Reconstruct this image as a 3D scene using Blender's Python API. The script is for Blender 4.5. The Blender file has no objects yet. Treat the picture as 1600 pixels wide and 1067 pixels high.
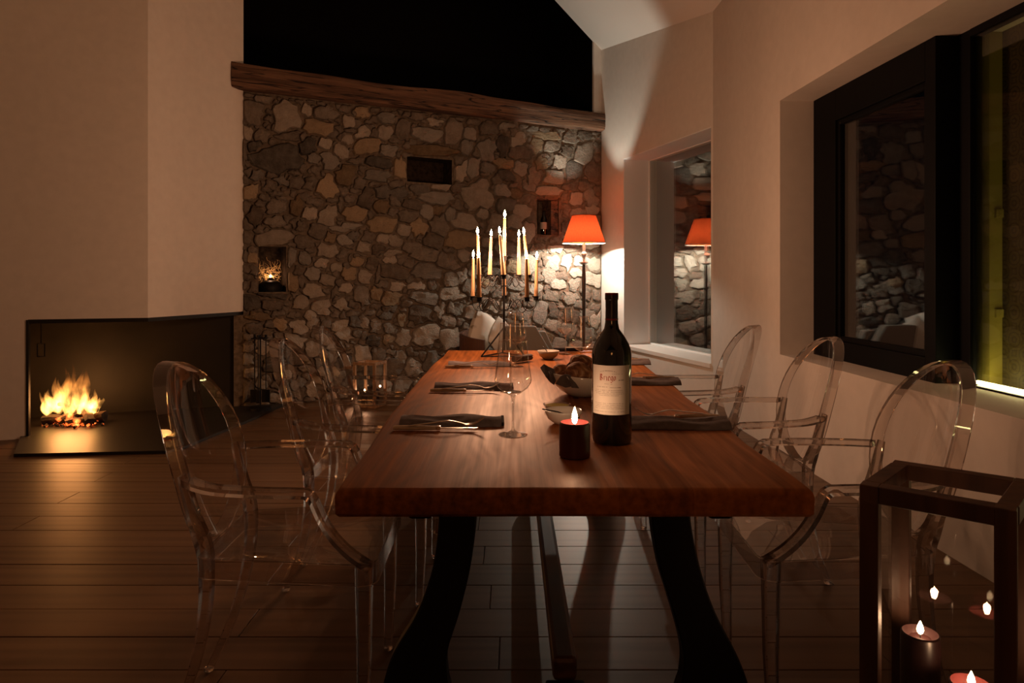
import bpy, bmesh, math, random
import numpy as np
from mathutils import Vector, Matrix, noise as mnoise

PI = math.pi
R = random.Random(7)
scene = bpy.context.scene
COL = scene.collection

# ------------------------------------------------------------------ camera
F = 1067.0
cam_d = bpy.data.cameras.new('camera'); cam = bpy.data.objects.new('camera', cam_d); COL.objects.link(cam)
cam_d.sensor_width = 36; cam_d.lens = 24.0
cam_d.shift_y = -102.5/1600
cam_d.clip_start = 0.02; cam_d.clip_end = 100
cam.location = (0, 0, 1.2); cam.rotation_euler = (PI/2, 0, 0)
scene.camera = cam

# ------------------------------------------------------------------ view / world
vs = scene.view_settings
scene.display_settings.display_device = 'sRGB'
vs.view_transform = 'Standard'; vs.look = 'None'; vs.gamma = 1; vs.use_curve_mapping = False
vs.exposure = 0.0
w = bpy.data.worlds.new('night'); scene.world = w; w.use_nodes = True
w.node_tree.nodes['Background'].inputs[0].default_value = (0.010, 0.012, 0.02, 1)
w.node_tree.nodes['Background'].inputs[1].default_value = 0.05
scene.cycles.max_bounces = 12; scene.cycles.transmission_bounces = 12
scene.cycles.transparent_max_bounces = 24; scene.cycles.diffuse_bounces = 4; scene.cycles.glossy_bounces = 6
scene.cycles.sample_clamp_indirect = 4.0
scene.cycles.caustics_reflective = False
scene.cycles.caustics_refractive = False

CANDLE = (1.0, 0.50, 0.28); LAMPC = (1.0, 0.95, 0.79); WARM = (1.0, 0.36, 0.10)
E_CANDLE = 6.3; E_LAMP = 63.0; E_FIRE = 2.2; E_SMALL = 0.8

def light(name, loc, energy, color, radius=0.01, typ='POINT', rot=None, size=1.0):
    d = bpy.data.lights.new(name, typ); d.energy = energy; d.color = color
    if typ == 'AREA': d.shape = 'DISK'; d.size = size
    else: d.shadow_soft_size = radius
    o = bpy.data.objects.new(name, d); o.location = loc
    if rot: o.rotation_euler = rot
    COL.objects.link(o); return o

# warm fill lights added behind the camera, not lamps of the room
light('fill_area_light', (-0.5, -3.7, 2.1), 8.5, WARM, typ='AREA', rot=(PI*0.58, 0, 0.15), size=0.9)
light('fill_point_light', (-3.6, -1.2, 2.6), 0.8, WARM, 0.25)

# ------------------------------------------------------------------ pixel helpers (photograph measurements -> points in the room)
def P(px, py, Y): return Vector(((px-800)*Y/F, Y, 1.2-(py-431)*Y/F))
def PZ(px, py, z):
    Y = (1.2-z)*F/(py-431); return Vector(((px-800)*Y/F, Y, z))

# ------------------------------------------------------------------ materials
MATS = {}
class N:
    def __init__(s, name):
        s.m = bpy.data.materials.new(name); s.m.use_nodes = True; s.nt = s.m.node_tree
        s.b = s.nt.nodes['Principled BSDF']; s.out = s.nt.nodes['Material Output']; MATS[name] = s.m
    def n(s, t, **kw):
        nd = s.nt.nodes.new(t)
        for k, v in kw.items():
            if k in nd.inputs: nd.inputs[k].default_value = v
            else: setattr(nd, k, v)
        return nd
    def l(s, a, b): s.nt.links.new(a, b)
    def coord(s, kind='Object', scale=(1,1,1), rot=(0,0,0)):
        t = s.n('ShaderNodeTexCoord'); m = s.n('ShaderNodeMapping')
        m.inputs['Scale'].default_value = scale; m.inputs['Rotation'].default_value = rot
        s.l(t.outputs[kind], m.inputs['Vector']); return m.outputs['Vector']
    def ramp(s, fac, stops):
        r = s.n('ShaderNodeValToRGB'); e = r.color_ramp.elements
        while len(e) < len(stops): e.new(0.5)
        for el, (p, c) in zip(e, stops):
            el.position = p; el.color = (c[0], c[1], c[2], 1)
        s.l(fac, r.inputs[0]); return r.outputs[0]
    def bump(s, h, strength=0.3, dist=0.01):
        b = s.n('ShaderNodeBump'); b.inputs['Strength'].default_value = strength; b.inputs['Distance'].default_value = dist
        s.l(h, b.inputs['Height']); s.l(b.outputs[0], s.b.inputs['Normal'])

def simple(name, col, rough=0.6, metal=0.0, bump=None, spec=None, coat=0.0, vary=0.0, scale=8):
    s = N(name); s.b.inputs['Base Color'].default_value = (*col, 1)
    s.b.inputs['Roughness'].default_value = rough; s.b.inputs['Metallic'].default_value = metal
    if spec is not None: s.b.inputs['Specular IOR Level'].default_value = spec
    if coat: s.b.inputs['Coat Weight'].default_value = coat
    if vary or bump:
        v = s.coord('Object', (scale,)*3); nz = s.n('ShaderNodeTexNoise'); nz.inputs['Scale'].default_value = 1.0
        nz.inputs['Detail'].default_value = 6; s.l(v, nz.inputs['Vector'])
        if vary:
            c0 = tuple(c*(1-vary) for c in col); c1 = tuple(min(1, c*(1+vary)) for c in col)
            s.l(s.ramp(nz.outputs[0], [(0.3, c0), (0.7, c1)]), s.b.inputs['Base Color'])
        if bump: s.bump(nz.outputs[0], bump[0], bump[1])
    return s.m

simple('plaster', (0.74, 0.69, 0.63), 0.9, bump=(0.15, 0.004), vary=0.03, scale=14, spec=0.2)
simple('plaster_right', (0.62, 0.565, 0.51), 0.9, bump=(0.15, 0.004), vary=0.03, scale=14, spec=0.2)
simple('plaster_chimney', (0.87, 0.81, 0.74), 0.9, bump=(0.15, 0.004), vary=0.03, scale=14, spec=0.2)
simple('ceiling_plaster', (0.78, 0.74, 0.69), 0.92, bump=(0.12, 0.004), scale=10, spec=0.2)
simple('reveal_paint', (0.86, 0.86, 0.86), 0.7, spec=0.3)
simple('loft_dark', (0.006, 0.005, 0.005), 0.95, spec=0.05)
simple('mortar', (0.165, 0.128, 0.094), 0.97, bump=(0.9, 0.02), vary=0.35, scale=26, spec=0.1)
simple('niche_shade', (0.035, 0.024, 0.016), 0.95, bump=(0.9, 0.02), vary=0.5, scale=22, spec=0.1)  # near-black colour paints the shade inside the niches
simple('black_steel', (0.010, 0.009, 0.008), 0.38, metal=0.0, bump=(0.1, 0.002), scale=5, spec=0.5)
simple('hearth_steel', (0.014, 0.011, 0.009), 0.42, bump=(0.25, 0.003), scale=9, spec=0.4)
simple('soot', (0.011, 0.008, 0.005), 0.6, vary=0.5, scale=2.5, bump=(0.2, 0.004), spec=0.3)
simple('black_iron', (0.006, 0.005, 0.005), 0.55, spec=0.2)
simple('window_frame_black', (0.003, 0.003, 0.0035), 0.6, spec=0.12)
simple('wax_white', (0.36, 0.21, 0.105), 0.45)
simple('wax_dark', (0.016, 0.006, 0.006), 0.35, vary=0.3)
simple('wax_burgundy', (0.060, 0.010, 0.010), 0.35, vary=0.25)
simple('wick', (0.01, 0.01, 0.01), 0.9)
simple('napkin_grey', (0.135, 0.112, 0.112), 0.95, bump=(0.5, 0.002), vary=0.15, scale=60, spec=0.1)
simple('napkin_charcoal', (0.016, 0.014, 0.015), 0.95, bump=(0.5, 0.002), scale=60, spec=0.1)
simple('steel', (0.72, 0.66, 0.58), 0.22, metal=1.0)
simple('horn', (0.42, 0.30, 0.20), 0.25, vary=0.3, scale=20)
simple('porcelain', (0.93, 0.91, 0.88), 0.18, coat=0.4)
simple('stoneware', (0.40, 0.36, 0.31), 0.35)
simple('dark_spoon', (0.03, 0.025, 0.025), 0.35, metal=0.6)
simple('oil', (0.55, 0.46, 0.12), 0.1, vary=0.2)
simple('label_paper', (0.62, 0.55, 0.50), 0.7)
simple('label_red', (0.30, 0.05, 0.03), 0.7)
simple('label_ink', (0.10, 0.07, 0.06), 0.8)
simple('capsule_red', (0.16, 0.012, 0.012), 0.35, metal=0.3)
simple('capsule_black', (0.012, 0.008, 0.009), 0.3)
simple('bottle_dark', (0.004, 0.004, 0.004), 0.06, coat=0.6, spec=0.7)
simple('linen_white', (0.80, 0.75, 0.68), 0.95, bump=(0.4, 0.003), scale=40, spec=0.1)
simple('linen_grey', (0.26, 0.225, 0.19), 0.95, bump=(0.4, 0.003), scale=50, spec=0.1)
simple('olive_wall', (0.36, 0.29, 0.045), 0.8)
simple('niche_white', (0.75, 0.70, 0.5), 0.8)
simple('chrome', (0.78, 0.77, 0.75), 0.38, metal=0.85)
simple('pole_wood', (0.045, 0.025, 0.015), 0.35, vary=0.3, scale=20)
simple('ash', (0.28, 0.24, 0.22), 0.95, vary=0.4, scale=30, bump=(0.8, 0.01))
simple('straw', (0.62, 0.42, 0.18), 0.8)

# woven rattan
s = N('rattan'); v = s.coord('Object', (60, 60, 60)); wv = s.n('ShaderNodeTexWave'); wv.inputs['Scale'].default_value = 0.6
wv.inputs['Distortion'].default_value = 1.0; s.l(v, wv.inputs['Vector'])
s.l(s.ramp(wv.outputs['Fac'], [(0.2, (0.06, 0.022, 0.012)), (0.8, (0.17, 0.07, 0.04))]), s.b.inputs['Base Color']); s.bump(wv.outputs['Fac'], 0.6, 0.004)
s.b.inputs['Roughness'].default_value = 0.5

# stones: three families, each stone its own tone
def stone_mat(name, ca, cb):
    s = N(name); oi = s.n('ShaderNodeObjectInfo'); v = s.coord('Object', (9, 9, 9))
    nz = s.n('ShaderNodeTexNoise'); nz.inputs['Scale'].default_value = 1.3; nz.inputs['Detail'].default_value = 8; nz.inputs['Roughness'].default_value = 0.65
    s.l(v, nz.inputs['Vector'])
    mx = s.n('ShaderNodeMath', operation='MULTIPLY_ADD'); s.l(oi.outputs['Random'], mx.inputs[0]); mx.inputs[1].default_value = 0.95
    sb = s.n('ShaderNodeMath', operation='MULTIPLY_ADD'); s.l(nz.outputs[0], sb.inputs[0]); sb.inputs[1].default_value = 0.9; sb.inputs[2].default_value = -0.32
    s.l(sb.outputs[0], mx.inputs[2])
    s.l(s.ramp(mx.outputs[0], [(0.12, ca), (0.95, cb)]), s.b.inputs['Base Color'])
    n2 = s.n('ShaderNodeTexNoise'); n2.inputs['Scale'].default_value = 5; n2.inputs['Detail'].default_value = 9; n2.inputs['Roughness'].default_value = 0.7
    s.l(v, n2.inputs['Vector']); s.bump(n2.outputs[0], 0.9, 0.03)
    s.b.inputs['Roughness'].default_value = 0.92; s.b.inputs['Specular IOR Level'].default_value = 0.15
stone_mat('stone_tan', (0.115, 0.090, 0.068), (0.44, 0.375, 0.305))
stone_mat('stone_ochre', (0.15, 0.105, 0.062), (0.44, 0.33, 0.215))
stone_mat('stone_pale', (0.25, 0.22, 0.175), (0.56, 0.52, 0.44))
stone_mat('stone_grey', (0.08, 0.068, 0.056), (0.34, 0.305, 0.26))

def wood(name, c0, c1, c2, axis='Y', sc=1.0, rough=0.4, coat=0.0, rand=False, bump=0.15):
    s = N(name)
    st = {'X': (0.6, 9, 9), 'Y': (9, 0.6, 9), 'Z': (9, 9, 0.6)}[axis]
    v = s.coord('Object', tuple(a*sc for a in st))
    if rand:
        oi = s.n('ShaderNodeObjectInfo'); ad = s.n('ShaderNodeVectorMath', operation='ADD')
        cb = s.n('ShaderNodeCombineXYZ'); ml = s.n('ShaderNodeMath', operation='MULTIPLY'); ml.inputs[1].default_value = 57
        s.l(oi.outputs['Random'], ml.inputs[0]); s.l(ml.outputs[0], cb.inputs[0]); s.l(ml.outputs[0], cb.inputs[1])
        s.l(v, ad.inputs[0]); s.l(cb.outputs[0], ad.inputs[1]); v = ad.outputs[0]
    n1 = s.n('ShaderNodeTexNoise'); n1.inputs['Scale'].default_value = 0.6; n1.inputs['Detail'].default_value = 3; n1.inputs['Distortion'].default_value = 1.2
    s.l(v, n1.inputs['Vector'])
    wv = s.n('ShaderNodeTexWave', wave_type='RINGS'); wv.inputs['Scale'].default_value = 0.5; wv.inputs['Distortion'].default_value = 7; wv.inputs['Detail'].default_value = 3; wv.inputs['Detail Scale'].default_value = 1.2
    s.l(v, wv.inputs['Vector'])
    n3 = s.n('ShaderNodeTexNoise'); n3.inputs['Scale'].default_value = 6; n3.inputs['Detail'].default_value = 5; s.l(v, n3.inputs['Vector'])
    m1 = s.n('ShaderNodeMath', operation='MULTIPLY_ADD'); s.l(wv.outputs['Fac'], m1.inputs[0]); m1.inputs[1].default_value = 0.28; s.l(n1.outputs[0], m1.inputs[2])
    m2 = s.n('ShaderNodeMath', operation='MULTIPLY_ADD'); s.l(n3.outputs[0], m2.inputs[0]); m2.inputs[1].default_value = 0.25; s.l(m1.outputs[0], m2.inputs[2])
    fac = m2.outputs[0]
    if rand:
        m3 = s.n('ShaderNodeMath', operation='MULTIPLY_ADD'); s.l(oi.outputs['Random'], m3.inputs[0]); m3.inputs[1].default_value = 0.22; s.l(fac, m3.inputs[2]); fac = m3.outputs[0]
    s.l(s.ramp(fac, [(0.42, c0), (0.70, c1), (0.98, c2)]), s.b.inputs['Base Color'])
    s.b.inputs['Roughness'].default_value = rough
    if coat: s.b.inputs['Coat Weight'].default_value = coat; s.b.inputs['Coat Roughness'].default_value = 0.25
    s.bump(fac, bump, 0.003); return s.m
# tabletop: long grain that wanders, fine streaks, slightly different staves, a few knots
s = N('table_wood'); tc_ = s.n('ShaderNodeTexCoord'); sp_ = s.n('ShaderNodeSeparateXYZ'); s.l(tc_.outputs['Object'], sp_.inputs[0])
def mth(op, a, b=None, c=None):
    m_ = s.n('ShaderNodeMath', operation=op)
    for i, q in enumerate((a, b, c)):
        if q is None: continue
        if isinstance(q, (int, float)): m_.inputs[i].default_value = q
        else: s.l(q, m_.inputs[i])
    return m_.outputs[0]
vlow = s.coord('Object', (2.2, 0.8, 2.2)); nl = s.n('ShaderNodeTexNoise'); nl.inputs['Scale'].default_value = 1.5; nl.inputs['Detail'].default_value = 3; s.l(vlow, nl.inputs['Vector'])
xw = mth('ADD', sp_.outputs[0], mth('MULTIPLY', nl.outputs[0], 0.30))
kn = s.n('ShaderNodeTexVoronoi'); kn.inputs['Scale'].default_value = 1.0; s.l(s.coord('Object', (3.1, 1.5, 3.1)), kn.inputs['Vector'])
ring_ = mth('SINE', mth('MULTIPLY', mth('ADD', xw, mth('MULTIPLY', mth('POWER', mth('SUBTRACT', 1.0, mth('MINIMUM', mth('MULTIPLY', kn.outputs['Distance'], 2.2), 1.0)), 2.0), 0.16)), 150.0))
st_ = s.n('ShaderNodeTexNoise'); st_.inputs['Scale'].default_value = 1.0; st_.inputs['Detail'].default_value = 6; s.l(s.coord('Object', (70, 1.6, 70)), st_.inputs['Vector'])
stv = s.n('ShaderNodeTexWhiteNoise', noise_dimensions='1D'); s.l(mth('FLOOR', mth('MULTIPLY_ADD', sp_.outputs[0], 6.3, 0.4)), stv.inputs['W'])
big = s.n('ShaderNodeTexNoise'); big.inputs['Scale'].default_value = 1.0; big.inputs['Detail'].default_value = 4; s.l(s.coord('Object', (7, 1.1, 7)), big.inputs['Vector'])
knot = mth('LESS_THAN', kn.outputs['Distance'], 0.045)
fac = mth('ADD', mth('ADD', mth('MULTIPLY', ring_, 0.032), mth('MULTIPLY', st_.outputs[0], 0.42)), mth('ADD', mth('MULTIPLY', stv.outputs['Value'], 0.16), mth('MULTIPLY', big.outputs[0], 0.42)))
fac = mth('SUBTRACT', fac, mth('MULTIPLY', knot, 0.35))
s.l(s.ramp(fac, [(0.25, (0.07, 0.024, 0.007)), (0.42, (0.20, 0.064, 0.014)), (0.62, (0.38, 0.128, 0.030)), (0.80, (0.52, 0.19, 0.050))]), s.b.inputs['Base Color'])
s.l(s.ramp(fac, [(0.3, (0.55,)*3), (0.8, (0.36,)*3)]), s.b.inputs['Roughness']); s.b.inputs['Specular IOR Level'].default_value = 0.20; s.b.inputs['Specular Tint'].default_value = (1, 0.75, 0.5, 1)
s.bump(st_.outputs[0], 0.12, 0.003)
wood('floor_wood', (0.058, 0.030, 0.014), (0.090, 0.048, 0.023), (0.125, 0.068, 0.033), 'X', 1.0, 0.42, rand=True, bump=0.06)
MATS['floor_wood'].node_tree.nodes['Principled BSDF'].inputs['Specular IOR Level'].default_value = 0.45
MATS['floor_wood'].node_tree.nodes['Principled BSDF'].inputs['Specular Tint'].default_value = (1.0, 0.62, 0.38, 1)
wood('lantern_wood', (0.035, 0.014, 0.008), (0.060, 0.025, 0.014), (0.09, 0.04, 0.02), 'Z', 2.0, 0.5)
wood('lantern_wood_light', (0.14, 0.07, 0.035), (0.24, 0.13, 0.065), (0.33, 0.2, 0.11), 'Z', 2.0, 0.5)
wood('stretcher_wood', (0.030, 0.011, 0.007), (0.055, 0.020, 0.011), (0.09, 0.035, 0.02), 'Y', 2.0, 0.5)

# old beam with long cracks
s = N('beam_wood'); v = s.coord('Object', (1.0, 14, 14)); n1 = s.n('ShaderNodeTexNoise'); n1.inputs['Scale'].default_value = 1.1; n1.inputs['Detail'].default_value = 9; n1.inputs['Roughness'].default_value = 0.65
s.l(v, n1.inputs['Vector'])
s.l(s.ramp(n1.outputs[0], [(0.33, (0.030, 0.014, 0.008)), (0.46, (0.12, 0.060, 0.034)), (0.75, (0.30, 0.165, 0.095))]), s.b.inputs['Base Color'])
_bc = s.b.inputs['Base Color'].links[0].from_socket
n4 = s.n('ShaderNodeTexNoise'); n4.inputs['Scale'].default_value = 1.0; n4.inputs['Detail'].default_value = 3; s.l(s.coord('Object', (0.9, 9, 17)), n4.inputs['Vector'])
_ab = s.n('ShaderNodeMath', operation='SUBTRACT'); s.l(n4.outputs[0], _ab.inputs[0]); _ab.inputs[1].default_value = 0.5
_a2 = s.n('ShaderNodeMath', operation='ABSOLUTE'); s.l(_ab.outputs[0], _a2.inputs[0])
_ck = s.ramp(_a2.outputs[0], [(0.002, (0.10,)*3), (0.016, (1,)*3)])
_mx = s.n('ShaderNodeMix', data_type='RGBA', blend_type='MULTIPLY'); _mx.inputs[0].default_value = 1.0; s.l(_bc, _mx.inputs[6]); s.l(_ck, _mx.inputs[7]); s.l(_mx.outputs[2], s.b.inputs['Base Color'])
_hh = s.n('ShaderNodeMath', operation='ADD'); s.l(n1.outputs[0], _hh.inputs[0]); s.l(_ck, _hh.inputs[1]); s.bump(_hh.outputs[0], 0.9, 0.03)
s.b.inputs['Roughness'].default_value = 0.85

# charred logs with glowing embers
def log_mat(name, glow):
    s = N(name); v = s.coord('Object', (14, 14, 14)); n1 = s.n('ShaderNodeTexNoise'); n1.inputs['Scale'].default_value = 1; n1.inputs['Detail'].default_value = 6; s.l(v, n1.inputs['Vector'])
    s.l(s.ramp(n1.outputs[0], [(0.35, (0.012, 0.008, 0.006)), (0.7, (0.10, 0.055, 0.03))]), s.b.inputs['Base Color']); s.bump(n1.outputs[0], 1.0, 0.02)
    s.b.inputs['Roughness'].default_value = 0.9
    if glow:
        s.l(s.ramp(n1.outputs[0], [(0.50, (0, 0, 0)), (0.60, (1.0, 0.13, 0.02)), (0.72, (1, 0.45, 0.1))]), s.b.inputs['Emission Color'])
        s.b.inputs['Emission Strength'].default_value = glow
log_mat('log_bark', 0.0); log_mat('log_ember', 3.2)

# bread
s = N('bread'); v = s.coord('Object', (22, 22, 22)); n1 = s.n('ShaderNodeTexNoise'); n1.inputs['Scale'].default_value = 1; n1.inputs['Detail'].default_value = 7; n1.inputs['Distortion'].default_value = 1.5; s.l(v, n1.inputs['Vector'])
s.l(s.ramp(n1.outputs[0], [(0.35, (0.12, 0.045, 0.02)), (0.52, (0.33, 0.15, 0.065)), (0.68, (0.62, 0.44, 0.28))]), s.b.inputs['Base Color']); s.bump(n1.outputs[0], 0.8, 0.01)
s.b.inputs['Roughness'].default_value = 0.85

# lamp shade: cloth that lets light through
s = N('shade_cloth'); s.nt.nodes.remove(s.b)
v = s.coord('Object', (120, 120, 4)); n1 = s.n('ShaderNodeTexNoise'); n1.inputs['Scale'].default_value = 1; s.l(v, n1.inputs['Vector'])
c = s.ramp(n1.outputs[0], [(0.3, (0.86, 0.135, 0.022)), (0.7, (0.95, 0.18, 0.035))])
d = s.n('ShaderNodeBsdfDiffuse'); t = s.n('ShaderNodeBsdfTranslucent'); m = s.n('ShaderNodeMixShader'); m.inputs[0].default_value = 0.5
s.l(c, d.inputs[0]); t.inputs[0].default_value = (0.060, 0.0075, 0.0019, 1); s.l(d.outputs[0], m.inputs[1]); s.l(t.outputs[0], m.inputs[2]); s.l(m.outputs[0], s.out.inputs[0])

# real glass, and clear sheet (thin pane: passes light straight, reflects by angle)
def glass(name, col, rough=0.0, ior=1.5):
    s = N(name); s.nt.nodes.remove(s.b); g = s.n('ShaderNodeBsdfGlass'); g.inputs['Color'].default_value = (*col, 1); g.inputs['Roughness'].default_value = rough; g.inputs['IOR'].default_value = ior
    s.l(g.outputs[0], s.out.inputs[0])
def sheet(name, col, edge, ior=1.5, rough=0.0, gloss=1.0):
    s = N(name); s.nt.nodes.remove(s.b)
    lw = s.n('ShaderNodeLayerWeight'); lw.inputs['Blend'].default_value = 0.30
    tc = s.ramp(lw.outputs['Facing'], [(0.45, col), (0.97, edge)])
    t = s.n('ShaderNodeBsdfTransparent'); s.l(tc, t.inputs[0]); g = s.n('ShaderNodeBsdfGlossy'); g.inputs['Roughness'].default_value = rough
    g.inputs['Color'].default_value = (gloss, gloss, gloss, 1)
    # reflectance by angle, the same seen from either side of the thin sheet
    f0 = 1.7*((ior-1)/(ior+1))**2; l2 = s.n('ShaderNodeLayerWeight'); l2.inputs['Blend'].default_value = 0.5
    p5 = s.n('ShaderNodeMath', operation='POWER'); s.l(l2.outputs['Facing'], p5.inputs[0]); p5.inputs[1].default_value = 5
    fr = s.n('ShaderNodeMath', operation='MULTIPLY_ADD'); s.l(p5.outputs[0], fr.inputs[0]); fr.inputs[1].default_value = 0.9-f0; fr.inputs[2].default_value = f0
    m = s.n('ShaderNodeMixShader')
    s.l(fr.outputs[0], m.inputs[0]); s.l(t.outputs[0], m.inputs[1]); s.l(g.outputs[0], m.inputs[2]); s.l(m.outputs[0], s.out.inputs[0])
sheet('clear_plastic', (0.965, 0.945, 0.935), (0.74, 0.66, 0.62), 1.58, 0.0)
glass('clear_plastic_bar', (0.93, 0.895, 0.87), 0.0, 1.45)
_m = MATS['clear_plastic_bar'].node_tree; _o = _m.nodes['Material Output']; _g = [n for n in _m.nodes if n.type == 'BSDF_GLASS'][0]
_t = _m.nodes.new('ShaderNodeBsdfTransparent'); _t.inputs[0].default_value = (0.93, 0.90, 0.88, 1); _x = _m.nodes.new('ShaderNodeMixShader'); _x.inputs[0].default_value = 0.12
_m.links.new(_g.outputs[0], _x.inputs[1]); _m.links.new(_t.outputs[0], _x.inputs[2]); _m.links.new(_x.outputs[0], _o.inputs[0])
sheet('glass_bowl', (0.975, 0.975, 0.97), (0.30, 0.27, 0.24), 1.9, 0.0)
sheet('glass_stem', (0.96, 0.96, 0.95), (0.40, 0.36, 0.32), 2.1, 0.02)
sheet('window_glass', (0.93, 0.95, 0.93), (0.80, 0.84, 0.80), 1.65)
sheet('window_glass_multi', (0.85, 0.88, 0.85), (0.70, 0.74, 0.70), 2.2)
sheet('lantern_glass', (0.95, 0.95, 0.94), (0.8, 0.8, 0.78), 1.5)
sheet('niche_glass', (0.80, 0.80, 0.76), (0.7, 0.7, 0.66), 1.5)

def emit(name, col, strength, mixed=True):
    s = N(name); s.nt.nodes.remove(s.b); e = s.n('ShaderNodeEmission'); e.inputs[0].default_value = (*col, 1); e.inputs[1].default_value = strength
    if mixed:
        t = s.n('ShaderNodeBsdfTransparent'); a = s.n('ShaderNodeAddShader'); s.l(e.outputs[0], a.inputs[0]); s.l(t.outputs[0], a.inputs[1]); s.l(a.outputs[0], s.out.inputs[0])
    else: s.l(e.outputs[0], s.out.inputs[0])
emit('flame', (1.0, 0.66, 0.34), 45.0)
emit('bulb', (1.0, 0.85, 0.6), 6.0)
emit('led', (1.0, 0.88, 0.42), 26.0, False)

# flames of the fire: glow grows with thickness
s = N('fire'); s.nt.nodes.remove(s.b)
tcn = s.n('ShaderNodeTexCoord'); sep = s.n('ShaderNodeSeparateXYZ'); s.l(tcn.outputs['Object'], sep.inputs[0])
v = s.coord('Object', (16, 16, 7)); n1 = s.n('ShaderNodeTexNoise'); n1.inputs['Scale'].default_value = 1.3; n1.inputs['Detail'].default_value = 3; s.l(v, n1.inputs['Vector'])
mr = s.n('ShaderNodeMapRange'); mr.inputs[1].default_value = 0.0; mr.inputs[2].default_value = 0.46; mr.inputs[3].default_value = 1.0; mr.inputs[4].default_value = 0.0
s.l(sep.outputs[2], mr.inputs[0])
pw = s.n('ShaderNodeMath', operation='POWER'); s.l(mr.outputs[0], pw.inputs[0]); pw.inputs[1].default_value = 2.2
nr = s.n('ShaderNodeMapRange'); nr.inputs[1].default_value = 0.36; nr.inputs[2].default_value = 0.66; s.l(n1.outputs[0], nr.inputs[0])
mm = s.n('ShaderNodeMath', operation='MULTIPLY'); s.l(pw.outputs[0], mm.inputs[0]); s.l(nr.outputs[0], mm.inputs[1])
m5 = s.n('ShaderNodeMath', operation='MULTIPLY'); s.l(mm.outputs[0], m5.inputs[0]); m5.inputs[1].default_value = 85
e = s.n('ShaderNodeEmission'); s.l(s.ramp(mr.outputs[0], [(0.1, (1, 0.20, 0.02)), (0.9, (1.0, 0.46, 0.10))]), e.inputs[0]); s.l(m5.outputs[0], e.inputs[1])
s.l(e.outputs[0], s.out.inputs['Volume'])

# patterned wallpaper behind the lit glass
s = N('fan_wallpaper'); v = s.coord('Object', (1, 22, 22), (PI/4, 0, 0)); vo = s.n('ShaderNodeTexVoronoi'); vo.inputs['Scale'].default_value = 0.5; vo.inputs['Randomness'].default_value = 0
s.l(v, vo.inputs['Vector']); ml = s.n('ShaderNodeMath', operation='MULTIPLY'); ml.inputs[1].default_value = 34; s.l(vo.outputs['Distance'], ml.inputs[0])
sn = s.n('ShaderNodeMath', operation='SINE'); s.l(ml.outputs[0], sn.inputs[0])
s.l(s.ramp(sn.outputs[0], [(0.35, (0.075, 0.055, 0.014)), (0.75, (0.030, 0.020, 0.008))]), s.b.inputs['Base Color']); s.b.inputs['Roughness'].default_value = 0.6

# ------------------------------------------------------------------ mesh helpers
class MB:
    def __init__(s): s.v = []; s.f = []
    def add(s, vs_, fs):
        o = len(s.v); s.v += [tuple(p) for p in vs_]; s.f += [tuple(i+o for i in f) for f in fs]; return s
    def box(s, c, d, rz=0.0, rot=None):
        hx, hy, hz = d[0]/2, d[1]/2, d[2]/2
        m = rot if rot is not None else Matrix.Rotation(rz, 3, 'Z'); c = Vector(c)
        vv = [c + m @ Vector((x*hx, y*hy, z*hz)) for x in (-1, 1) for y in (-1, 1) for z in (-1, 1)]
        return s.add(vv, [(0,1,3,2), (4,6,7,5), (0,4,5,1), (2,3,7,6), (0,2,6,4), (1,5,7,3)])
    def lathe(s, prof, n=24, c=(0,0,0), closed=False):
        vv = []; fs = []
        for r, z in prof:
            for k in range(n):
                a = 2*PI*k/n; vv.append((c[0]+r*math.cos(a), c[1]+r*math.sin(a), c[2]+z))
        m = len(prof)
        for i in range(m-1 if not closed else m):
            j = (i+1) % m
            for k in range(n):
                k2 = (k+1) % n; fs.append((i*n+k, i*n+k2, j*n+k2, j*n+k))
        return s.add(vv, fs)
    def sweep(s, pts, sec, up=(0,0,1), caps=True, scales=None):
        """section: list of (side, up) offsets carried along the points"""
        pts = [Vector(p) for p in pts]; n = len(pts); m = len(sec); vv = []; up = Vector(up); prev = None
        for i, p in enumerate(pts):
            t = (pts[min(i+1, n-1)] - pts[max(i-1, 0)]).normalized()
            if prev is None: side = t.cross(up); side = side if side.length > 1e-3 else t.cross(Vector((1, 0, 0)))
            else: side = prev - t*prev.dot(t)
            side.normalize(); prev = side; u = side.cross(t)
            k = scales[i] if scales else 1.0
            for a, b in sec: vv.append(p + side*a*k + u*b*k)
        fs = [(i*m+j, i*m+(j+1) % m, (i+1)*m+(j+1) % m, (i+1)*m+j) for i in range(n-1) for j in range(m)]
        if caps: fs += [tuple(range(m-1, -1, -1)), tuple((n-1)*m+j for j in range(m))]
        return s.add(vv, fs)
    def tube(s, pts, r, n=8, scales=None):
        return s.sweep(pts, [(r*math.cos(2*PI*k/n), r*math.sin(2*PI*k/n)) for k in range(n)], scales=scales)
    def build(s, name, mat, parent=None, smooth=False, bevel=0.0, seg=2, loc=None, sub=0, angle=None):
        me = bpy.data.meshes.new(name); me.from_pydata(s.v, [], s.f)
        if bevel or angle is None:
            bm = bmesh.new(); bm.from_mesh(me)
            bmesh.ops.recalc_face_normals(bm, faces=bm.faces)
            if bevel:
                es = [e for e in bm.edges if len(e.link_faces) == 2 and e.calc_face_angle(0) > 0.5]
                bmesh.ops.bevel(bm, geom=es, offset=bevel, segments=seg, affect='EDGES', profile=0.5)
            bm.to_mesh(me); bm.free()
        me.materials.append(MATS[mat] if isinstance(mat, str) else mat)
        if smooth:
            for p in me.polygons: p.use_smooth = True
            if smooth == 'auto': me.set_sharp_from_angle(angle=0.6)
        o = bpy.data.objects.new(name, me); COL.objects.link(o)
        if sub:
            md = o.modifiers.new('sub', 'SUBSURF'); md.levels = sub; md.render_levels = sub
        if parent: o.parent = parent
        if loc: o.location = loc
        return o
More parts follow.
